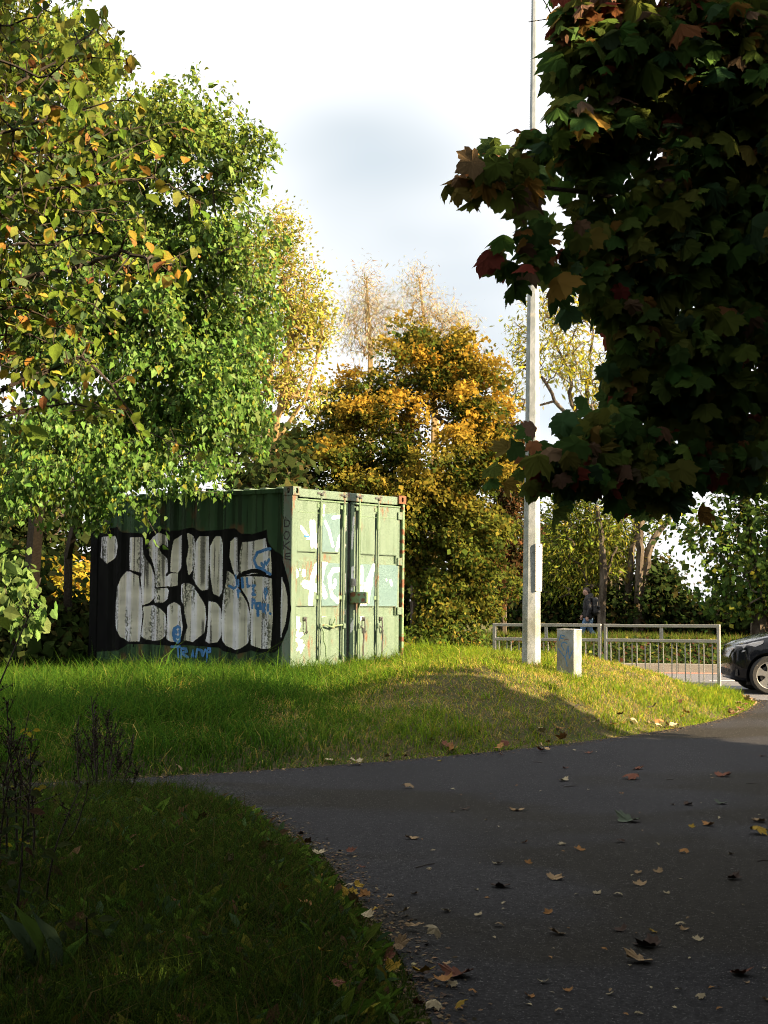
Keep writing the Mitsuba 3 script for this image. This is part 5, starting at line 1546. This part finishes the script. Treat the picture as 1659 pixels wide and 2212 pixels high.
lab('verge_grass', 'dark green grass of the shaded verge in the left foreground', 'grass', kind='stuff')
# broad leaved weeds between the grass
p = sample(rng, 6500, -3.6, .25, 4.8, 12.4, lambda q: south(q) & (pdist(q) > .10))
n = len(p)
pos = np.column_stack([p, gz(p[:, 0], p[:, 1]) + rng.uniform(.0, .05, n)])
th = rng.random(n) * 2 * np.pi
axis = np.column_stack([np.cos(th), np.sin(th), rng.uniform(.3, 1.6, n)])
v, f, nv = leaves(L_OVAL, pos, axis, np.tile([0, -.3, 1.0], (n, 1)) + rng.normal(0, .3, (n, 3)), rng.uniform(.035, .12, n), rng.uniform(.5, .9, n))
scene['ground_weeds'] = mikit.ply((v, f), 'm_leaf', color=vcol(pick(rng, [(.065, .12, .016), (.09, .145, .022), (.055, .09, .04), (.15, .15, .025), (.12, .075, .04)], [3, 3, 1.4, 1.2, 1], n, .3), nv))
lab('ground_weeds', 'low broad leaved weeds mixed into the shaded verge grass', 'weeds', kind='stuff')

# far bank: ivy on the slope, grass on top
kq = lambda q: (q - KP) @ KN
p = sample(rng, 9000, -4, 12, 33, 41, lambda q: (kq(q) > .08) & (kq(q) < 1.5))
n = len(p)
pos = np.column_stack([p, gz(p[:, 0], p[:, 1]) + rng.uniform(0, .10, n)])
nrm = np.tile([0, -.8, .6], (n, 1)) + rng.normal(0, .4, (n, 3))
axis = np.column_stack([rng.normal(0, .6, n), np.full(n, -.5), rng.normal(-.5, .5, n)])
v, f, nv = leaves(L_HEART, pos, axis, nrm, rng.uniform(.07, .15, n), 1.2)
scene['ivy'] = mikit.ply((v, f), 'm_leaf', color=vcol(pick(rng, [(.035, .058, .016), (.06, .085, .02), (.14, .13, .025), (.09, .045, .025)], [4, 3, .8, 1], n, .25), nv))
lab('ivy', 'ivy and low leaves covering the bank behind the far kerb', 'ivy', kind='stuff')
p = sample(rng, 26000, -5, 13, 34, 47, lambda q: (kq(q) > 1.0) & (kq(q) < 9))
n = len(p)
v, f, c = blades(rng, p, rng.uniform(.10, .26, n), np.full(n, .014), np.abs(rng.normal(.4, .3, n)), pick(rng, [(.07, .11, .016), (.10, .135, .02), (.14, .10, .035)], [3, 2, 1.4], n, .2))
scene['bank_grass'] = mikit.ply((v, f), 'm_grass', color=c)
lab('bank_grass', 'grass on top of the bank across the road', 'grass', kind='stuff')


# ------------------------------------------------------------------ single plants of the foreground
def gp(x, y, z=0.0):
    q = at(x, y, 10.0)
    s = (z - EYE[2]) / (q[2] - EYE[2])
    return EYE + (q - EYE) * s


def dry_stems(name, label, seed, bases, tops, seeds, col, rr=.006):
    rng = np.random.default_rng(seed)
    nm = num(name)
    lab(nm, label, 'plant')
    hs = []
    for (bx, by), (tx, ty) in zip(bases, tops):
        b = gp(bx, by)
        b[2] = float(gz(b[0], b[1])) - .02
        tt = at(tx, ty, b[1] + rng.normal(0, .1))
        s = np.linspace(0, 1, 7)[:, None]
        pts = b + (tt - b) * s + np.sin(s * np.pi) * rng.normal(0, .03, 3) + rng.normal(0, .006, (7, 3))
        ms = [tube(pts, np.linspace(rr, rr * .35, 7), 5, False)]
        for k in range(seeds):
            u = rng.uniform(.4, .98)
            i = min(5, int(u * 6))
            o = pts[i] + (pts[i + 1] - pts[i]) * (u * 6 - i)
            e = o + np.array([rng.normal(0, .05), rng.normal(0, .05), rng.uniform(.04, .12)]) * (1.3 - u * .6)
            ms.append(tube([o, (o + e) / 2 + rng.normal(0, .006, 3), e], [rr * .4, rr * .3, rr * .2], 3, False))
            for w in range(5):
                c = o + (e - o) * rng.uniform(.3, 1.05)
                hs.append(c + rng.normal(0, .004, 3))
        add('stem', cat(ms), 'm_bark_dark', nm)
    hs = np.array(hs)
    v, f, nv = leaves(L_DIAM, hs, rng.normal(0, 1, hs.shape), rng.normal(0, 1, hs.shape), rng.uniform(.008, .017, len(hs)), 1.5)
    key = f'{nm}__seed_heads'
    scene[key] = mikit.ply((v, f), 'm_dead', color=vcol(pick(rng, [col], [1], len(hs), .3), nv))
    lab(key, kind='stuff')


dry_stems('dry_dock', 'clump of dark dry dock stalks with seed heads at the left end of the path', 301,
          [(196, 1752), (206, 1756), (214, 1745), (228, 1760), (236, 1755), (245, 1752), (200, 1740), (222, 1735), (190, 1748), (210, 1740), (232, 1744), (218, 1758), (240, 1765)], [(172, 1545), (196, 1505), (208, 1560), (226, 1548), (262, 1580), (286, 1610), (158, 1600), (240, 1530), (180, 1580), (200, 1530), (250, 1560), (275, 1640), (300, 1660)], 20, (.035, .02, .014), .0075)
dry_stems('dry_dock', 'single leaning dry dark stalk left of the dock clump', 302, [(92, 2040), (130, 1905)], [(172, 1690), (190, 1700)], 5, (.04, .022, .014))
dry_stems('dry_dock', 'tangle of dark dead stalks at the left edge of the picture', 303, [(20, 1960), (40, 1950), (5, 1900), (62, 1960), (80, 1940), (30, 1860)], [(30, 1560), (8, 1520), (-10, 1480), (70, 1600), (58, 1640), (22, 1600)], 22, (.045, .026, .016), .0075)
# dead umbel stalk
rng = np.random.default_rng(305)
lab('dry_hogweed', 'dead hogweed stalk with a round dry seed head at the left edge', 'plant')
b0 = np.array([-2.62, 10.0, float(gz(-2.62, 10.0))])
hd_ = at(60, 1335, 10.0)
add('stem', tube([b0, b0 + (hd_ - b0) * .4 + [-.03, 0, .05], hd_], [.007, .006, .004], 6), 'm_bark_dark', 'dry_hogweed')
ms, hs = [], []
for k in range(22):
    u = unit(np.array([rng.normal(), rng.normal(), abs(rng.normal()) + .1]))
    e = hd_ + u * .10
    ms.append(tube([hd_, hd_ + u * .06 + [0, 0, .01], e], [.0018, .0014, .001], 3, False))
    hs += [e + rng.normal(0, .010, 3) for _ in range(9)]
add('rays', cat(ms), 'm_bark_dark', 'dry_hogweed')
hs = np.array(hs)
v, f, nv = leaves(L_DIAM, hs, rng.normal(0, 1, hs.shape), rng.normal(0, 1, hs.shape), np.full(len(hs), .010), 1.3)
k_ = add('seed_heads', (v, f), 'm_dead', 'dry_hogweed', color=vcol(pick(rng, [(.10, .06, .035)], [1], len(hs), .3), nv))
lab(k_, kind='stuff')


def leafy(name, label, category, seed, base, n, size, hgt, cols, probs, width=.9, tilt=(.3, 1.5), stem=True, each=True, spread=.06):
    rng = np.random.default_rng(seed)
    nm = num(name)
    lab(nm, label, category)
    b = gp(*base)
    b[2] = float(gz(b[0], b[1]))
    if stem and hgt > .02:
        pts = [b - [0, 0, .02], b + [rng.normal(0, .02), 0, hgt * .5], b + [rng.normal(0, .04), rng.normal(0, .04), hgt]]
        add('stem', tube(pts, [.006, .005, .003], 6), 'm_bark_dark', nm)
    for k in range(n):
        th = rng.random() * 2 * np.pi
        o = b + np.array([rng.normal(0, spread), rng.normal(0, spread), rng.uniform(.1, 1) * hgt])
        ax = np.array([[math.cos(th), math.sin(th), rng.uniform(*tilt)]])
        v, f, nv = leaves((V2, F2), o[None], ax, np.array([[rng.normal(0, .3), -.5 + rng.normal(0, .3), .9]]), np.array([size * rng.uniform(.7, 1.2)]), width)
        add('leaf', (v, f), 'm_leaf', nm, smooth=True, color=pick(rng, cols, probs, 1, .2)[0])


DG = [(.05, .09, .02), (.07, .12, .022), (.055, .085, .04)]
leafy('dock_plant', 'broad upright dock leaves in the bottom left corner', 'plant', 311, (100, 2200), 5, .30, .0, DG, [1, 1, 2], .55, (1.2, 4.0), False, spread=.05)
leafy('dock_plant', 'greyish broad dock leaves below the dry stalks', 'plant', 312, (115, 1870), 9, .17, .10, [(.06, .09, .05), (.05, .08, .045)], [1, 1], .7, (-.1, .7), spread=.10)
leafy('dock_plant', 'light green upright dock leaves beside the dry stalk clump', 'plant', 313, (290, 1830), 8, .17, .02, [(.08, .14, .02), (.07, .12, .02)], [1, 1], .6, (.8, 3.0), False, spread=.10)
leafy('dock_plant', 'light green upright dock leaves in the middle of the verge', 'plant', 314, (420, 1900), 9, .15, .02, [(.085, .14, .02), (.10, .13, .02)], [1, 1], .55, (.8, 3.0), False, spread=.14)
leafy('nettle_plant', 'stalk with small yellow leaves at the left edge below the dead stalks', 'plant', 315, (66, 1960), 12, .055, .45, [(.32, .25, .02), (.22, .20, .03), (.10, .12, .03)], [2, 1, 1], .9, (-.6, .6), spread=.05)
leafy('nettle_plant', 'dark nettle with yellowed upper leaves at the left edge beside the path', 'plant', 316, (55, 1810), 16, .07, .62, [(.25, .21, .02), (.06, .08, .02), (.05, .06, .03)], [1, 2, 2], .9, (-.8, .4), spread=.07)
leafy('dock_plant', 'dark grey green broad leaves lying low in the left foreground', 'plant', 317, (265, 2010), 7, .15, .05, [(.05, .08, .045), (.04, .07, .035)], [1, 1], .7, (-.1, .6), False, spread=.12)
leafy('dock_plant', 'low bright leaf cluster on the verge tip beside the path', 'plant', 318, (425, 1790), 9, .09, .04, [(.09, .15, .02), (.07, .13, .02)], [1, 1], .8, (.2, 1.6), False, spread=.09)


DK = [(.030, .045, .018), (.045, .055, .02), (.05, .035, .02)]
for k_, (bx, by, hh, n_, wh) in enumerate([(20, 2120, .42, 34, 'lowest at the left edge'), (-10, 2000, .55, 34, 'at the left edge above the lowest one'), (45, 1985, .40, 30, 'right beside the leaning dry stalk'), (10, 1860, .55, 34, 'at the left edge under the dead stalks'), (180, 2150, .20, 26, 'low in the bottom left, right of the upright dock leaves')]):
    leafy('nettle_plant', 'dark shaded nettle ' + wh, 'plant', 330 + k_, (bx, by), n_, .075, hh, DK, [3, 2, 1], .75, (-.7, .5), spread=.09)

# ------------------------------------------------------------------ fallen leaves and twigs
def zz(x, y):
    return ((1250 + x / 1.3272) / 1.507, (2100 + y / 1.3272) / 1.507)


CURL = [maple_template(-.5, -.1, 3), maple_template(-.9, .3, 5), maple_template(.5, .2, 6), maple_template(-.2, -.5, 8)]
COLS = {'tan': (.27, .185, .10), 'yellow': (.36, .235, .03), 'reddish brown': (.135, .052, .030), 'dark brown': (.055, .035, .026), 'pale': (.36, .30, .19), 'orange brown': (.30, .15, .05), 'grey green': (.075, .095, .065)}
rng = np.random.default_rng(401)


def fallen(pos, size, color, label, group=None, tm=None, lift=.012, tilt=.25, name='fallen_leaf', oval=False):
    th = rng.random() * 2 * np.pi
    ax = np.array([[math.cos(th), math.sin(th), rng.normal(0, tilt * .5)]])
    nr = np.array([[rng.normal(0, tilt), rng.normal(0, tilt), 1.0]])
    T_ = (V2, F2) if oval else CURL[rng.integers(0, 4) if tm is None else tm]
    v, f, nv = leaves(T_, np.array([pos]) - ax * size * .4, ax, nr, np.array([size]), .8 if oval else 1.0)
    lo = v[:, 2].min()
    v[:, 2] += pos[2] + .003 - lo if lift is not None else 0
    k = add(name, (v, f), 'm_dead', color=np.clip(np.asarray(COLS[color]) * math.exp(rng.normal(0, .12)), 0, .9))
    lab(k, label, 'leaf' if name == 'fallen_leaf' else 'twig', group)
    return k


BIG = [(105, 620, 50, 'tan', 'tan fallen leaf at the left of the path, beyond the verge tip'), (785, 535, 26, 'reddish brown', 'small reddish brown leaf in the middle of the far part of the path'),
       (1100, 537, 50, 'reddish brown', 'reddish brown leaf right behind the larger curled one on the far path'), (1070, 580, 75, 'reddish brown', 'large curled reddish brown leaf on the far path'),
       (1465, 568, 70, 'reddish brown', 'ragged reddish brown leaf on the far path near the right edge'), (780, 588, 45, 'pale', 'pale leaf in the middle of the far path'), (350, 712, 40, 'dark brown', 'dark brown rolled leaf left of the middle of the path'),
       (575, 716, 62, 'tan', 'tan leaf with a raised edge in the middle of the path'), (1315, 692, 45, 'dark brown', 'dark brown crumpled leaf right of the middle of the path'), (1455, 687, 52, 'grey green', 'flat greyish leaf on the right part of the path'),
       (1048, 762, 105, 'grey green', 'big grey green curled leaf lying on the path'), (1400, 780, 55, 'orange brown', 'orange brown leaf right of the big grey green one'), (1330, 788, 28, 'yellow', 'small yellow leaf left of the orange brown one'),
       (1622, 818, 90, 'yellow', 'bright yellow maple leaf at the right edge of the path'), (1622, 764, 62, 'tan', 'tan leaf behind the bright yellow maple leaf'), (120, 838, 60, 'tan', 'tan leaf on the path near the verge, left of the middle'),
       (770, 864, 40, 'pale', 'pale yellowish leaf in the centre of the path'), (1022, 852, 40, 'dark brown', 'upright dark brown leaf in front of the big grey green one'), (845, 887, 45, 'orange brown', 'brown leaf right of the pale yellowish one'),
       (1295, 899, 45, 'orange brown', 'orange tan leaf in the right half of the shaded path'), (1502, 906, 30, 'pale', 'small pale leaf near the right edge of the path'), (1185, 982, 45, 'tan', 'thin tan leaf in the right half of the dark path'),
       (740, 1012, 75, 'tan', 'tan leaf with an upright lobe in the middle of the dark path'), (505, 1047, 80, 'dark brown', 'dark crumpled leaf on the left half of the dark path'), (1105, 1038, 55, 'tan', 'dull tan leaf right of the middle of the dark path'),
       (1515, 1012, 70, 'dark brown', 'dark brown upright leaf near the right edge of the dark path'), (1220, 1075, 30, 'pale', 'small pale leaf in the right half of the dark path'), (710, 1161, 40, 'orange brown', 'small orange brown leaf in the middle of the dark path'),
       (745, 1250, 70, 'tan', 'tan pointed leaf in the lower middle of the path'), (1160, 1242, 40, 'yellow', 'dull yellow leaf above the pair of large leaves'), (1020, 1235, 60, 'dark brown', 'dark reddish leaf left above the pair of large leaves'),
       (1300, 1234, 42, 'tan', 'tan leaf right above the pair of large leaves'), (1135, 1302, 125, 'dark brown', 'large dark leaf standing behind the big tan maple leaf'), (1095, 1369, 125, 'tan', 'big tan maple leaf on the lower part of the path'),
       (310, 1432, 140, 'reddish brown', 'large reddish brown leaf on the lower left of the path'), (1540, 1427, 100, 'reddish brown', 'reddish brown maple leaf on the lower right of the path'), (690, 1461, 45, 'pale', 'small pale maple leaf on the lowest part of the path'),
       (390, 1511, 40, 'orange brown', 'small brown leaf on the lowest left part of the path'), (210, 1577, 80, 'pale', 'pale leaf at the bottom of the picture beside the verge'), (685, 458, 45, 'reddish brown', 'reddish brown leaf on the path just before the mound'),
       (885, 468, 34, 'reddish brown', 'smaller reddish brown leaf on the path right of the one before the mound'), (505, 479, 22, 'reddish brown', 'tiny reddish leaf on the path near the mound, left of the others'), (240, 507, 20, 'yellow', 'tiny yellow leaf on the path near the mound'),
       (1636, 482, 25, 'reddish brown', 'reddish leaf at the far right edge of the path')]
for x, y, w_, c_, l in BIG:
    q = gp(*zz(x, y))
    fallen(q, w_ / 1.3272 / 1.507 * q[1] / FPX * .84, c_, l, tilt=.18)
for k in range(95):
    yy = rng.uniform(430, 1600)
    xx = rng.uniform(60 if yy < 1150 else 200, 1655)
    q = gp(*zz(xx, yy))
    if not PATH.contains(sg.Point(q[0], q[1])):
        continue
    zone = 'far' if yy < 750 else ('middle' if yy < 1100 else 'near')
    c_ = ['tan', 'pale', 'orange brown', 'pale'][rng.integers(0, 4)]
    zone = ('left' if xx < 560 else 'middle' if xx < 1100 else 'right') + ' of the ' + zone
    fallen(q, rng.uniform(.018, .042), c_, f'small dry {c_} leaf scrap on the {zone} part of the path', f'{c_} leaf scraps, {zone} path', oval=rng.random() < .75, tilt=.2)
# crumbs of leaf and soil gathered along both edges
def crumbs(name, line, n, s0, s1, off, label, seed):
    rng = np.random.default_rng(seed)
    u = rng.uniform(s0, s1, n)
    q = np.array([line.interpolate(x).coords[0] for x in u]) + rng.normal(0, 1, (n, 2)) * off
    z = np.maximum(gz(q[:, 0], q[:, 1]), 0) + .004
    pos = np.column_stack([q, z])
    th = rng.random(n) * 2 * np.pi
    ax = np.column_stack([np.cos(th), np.sin(th), rng.normal(0, .15, n)])
    v, f, nv = leaves(L_DIAM, pos, ax, np.tile([0, 0, 1.0], (n, 1)) + rng.normal(0, .25, (n, 3)), rng.uniform(.008, .035, n), rng.uniform(.6, 1.6, n))
    scene[name] = mikit.ply((v, f), 'm_dead', color=vcol(pick(rng, [(.10, .065, .035), (.16, .10, .05), (.05, .035, .022), (.22, .16, .08)], [3, 2, 3, 1], n, .3), nv))
    lab(name, label, 'litter', kind='stuff')


crumbs('mound_litter', EDGE_L, 3600, EDGE_L.project(sg.Point(-2.6, 13.1)), EDGE_L.length, .10, 'crumbled leaf litter along the edge of the mound', 501)
crumbs('verge_litter', VERGE_L, 3600, VERGE_L.project(sg.Point(-1.6, 12)), VERGE_L.project(sg.Point(.2, 4.5)), .085, 'crumbled leaf litter along the edge of the shaded verge', 502)
# litter on the verge edge and along the mound
for k in range(52):
    u = rng.beta(2.2, 1.0)
    i = np.interp(u, [0, 1], [4, 15.6])
    e = EDGE[int(i)] + (EDGE[min(int(i) + 1, 16)] - EDGE[int(i)]) * (i % 1)
    e = e + np.array([-.4, .7]) * rng.normal(.10, .16)
    q = np.array([e[0], e[1], max(0.0, float(gz(*e))) + .03])
    side = 'right' if e[0] > 2 else 'left'
    c_ = ['tan', 'orange brown', 'pale', 'reddish brown'][rng.integers(0, 4)]
    side = 'outer right tip' if e[0] > 4.2 else ('right part' if e[0] > 2 else 'left part')
    fallen(q, rng.uniform(.05, .11), c_, f'dry {c_} leaf in the litter along the {side} of the mound', f'{c_} litter along the {side} of the mound', tilt=.5)
for k, (x, y, w_, c_) in enumerate([(1030, 1525, 16, 'tan'), (1172, 1620, 24, 'tan'), (1068, 1542, 14, 'reddish brown'), (1245, 1535, 20, 'tan'), (1340, 1545, 14, 'orange brown'), (1290, 1560, 16, 'tan'), (820, 1530, 12, 'orange brown'), (1180, 1530, 18, 'reddish brown'), (990, 1545, 12, 'tan'), (905, 1520, 10, 'tan'), (1410, 1530, 18, 'tan'), (1470, 1520, 14, 'orange brown')]):
    z0 = .3
    for _ in range(6):
        q = gp(x, y, z0)
        z0 = float(gz(q[0], q[1])) + .06
    q = gp(x, y, z0)
    fallen(q, w_ * q[1] / FPX, c_, f'dry {c_} leaf caught in the grass of the mound', f'{c_} leaves on the mound grass', tilt=.6)
for k in range(44):
    i = np.interp(rng.random(), [0, 1], [6, 14])
    e = VERGE[int(i)] + (VERGE[min(int(i) + 1, 16)] - VERGE[int(i)]) * (i % 1)
    e = e + np.array([rng.normal(-.03, .14), rng.normal(0, .1)])
    q = np.array([e[0], e[1], max(0.0, float(gz(*e))) + .02])
    c_ = ['tan', 'orange brown', 'reddish brown', 'tan', 'dark brown', 'pale', 'yellow'][rng.integers(0, 7)]
    side = 'nearest' if e[1] < 7.2 else ('middle' if e[1] < 9.4 else 'far')
    fallen(q, rng.uniform(.03, .075), c_, f'{c_} fallen leaf in the litter along the {side} stretch of the verge', f'{c_} litter along the {side} verge', tilt=.4)
for k, (x, y, w_, c_) in enumerate([(435, 1780, 30, 'reddish brown'), (480, 1800, 20, 'tan'), (570, 1840, 26, 'tan'), (495, 1865, 26, 'pale'), (660, 1960, 34, 'orange brown'), (575, 1830, 20, 'reddish brown'), (700, 2060, 28, 'yellow'), (720, 2130, 34, 'reddish brown'), (610, 1930, 22, 'yellow'), (300, 1880, 22, 'reddish brown')]):
    q = gp(x, y, .16)
    fallen(q, w_ * q[1] / FPX, c_, f'{c_} fallen leaf lying on the grass of the shaded verge', f'{c_} leaves on the verge grass', tilt=.5)
for k, (x, y, w_) in enumerate([(180, 955, 110), (805, 613, 75), (665, 508, 40), (1235, 583, 30), (1640, 935, 60), (1590, 600, 50)]):
    q = gp(*zz(x, y))
    L = w_ / 2 * q[1] / FPX / 1.0
    th = rng.normal(0, .5)
    dq = np.array([math.cos(th), math.sin(th) * 1.5, 0]) * L * .5
    k_ = add('twig', tube([q - dq + [0, 0, .004], q + [0, .01, .006], q + dq + [0, 0, .004]], [.003, .003, .002], 5), 'm_bark_dark')
    lab(k_, ['long dark twig on the left of the path', 'thin dark twig in the middle of the far path', 'short dark twig near the mound', 'short thick dark twig on the far right of the path', 'dark twig at the right edge of the path', 'pale thin twig near the right edge of the far path'][k], 'twig')
for o in list(scene):
    top = o.split('__')[0]
    if top not in labels and isinstance(scene[o], dict) and scene[o].get('type') == 'ply':
        print('unlabelled', o)
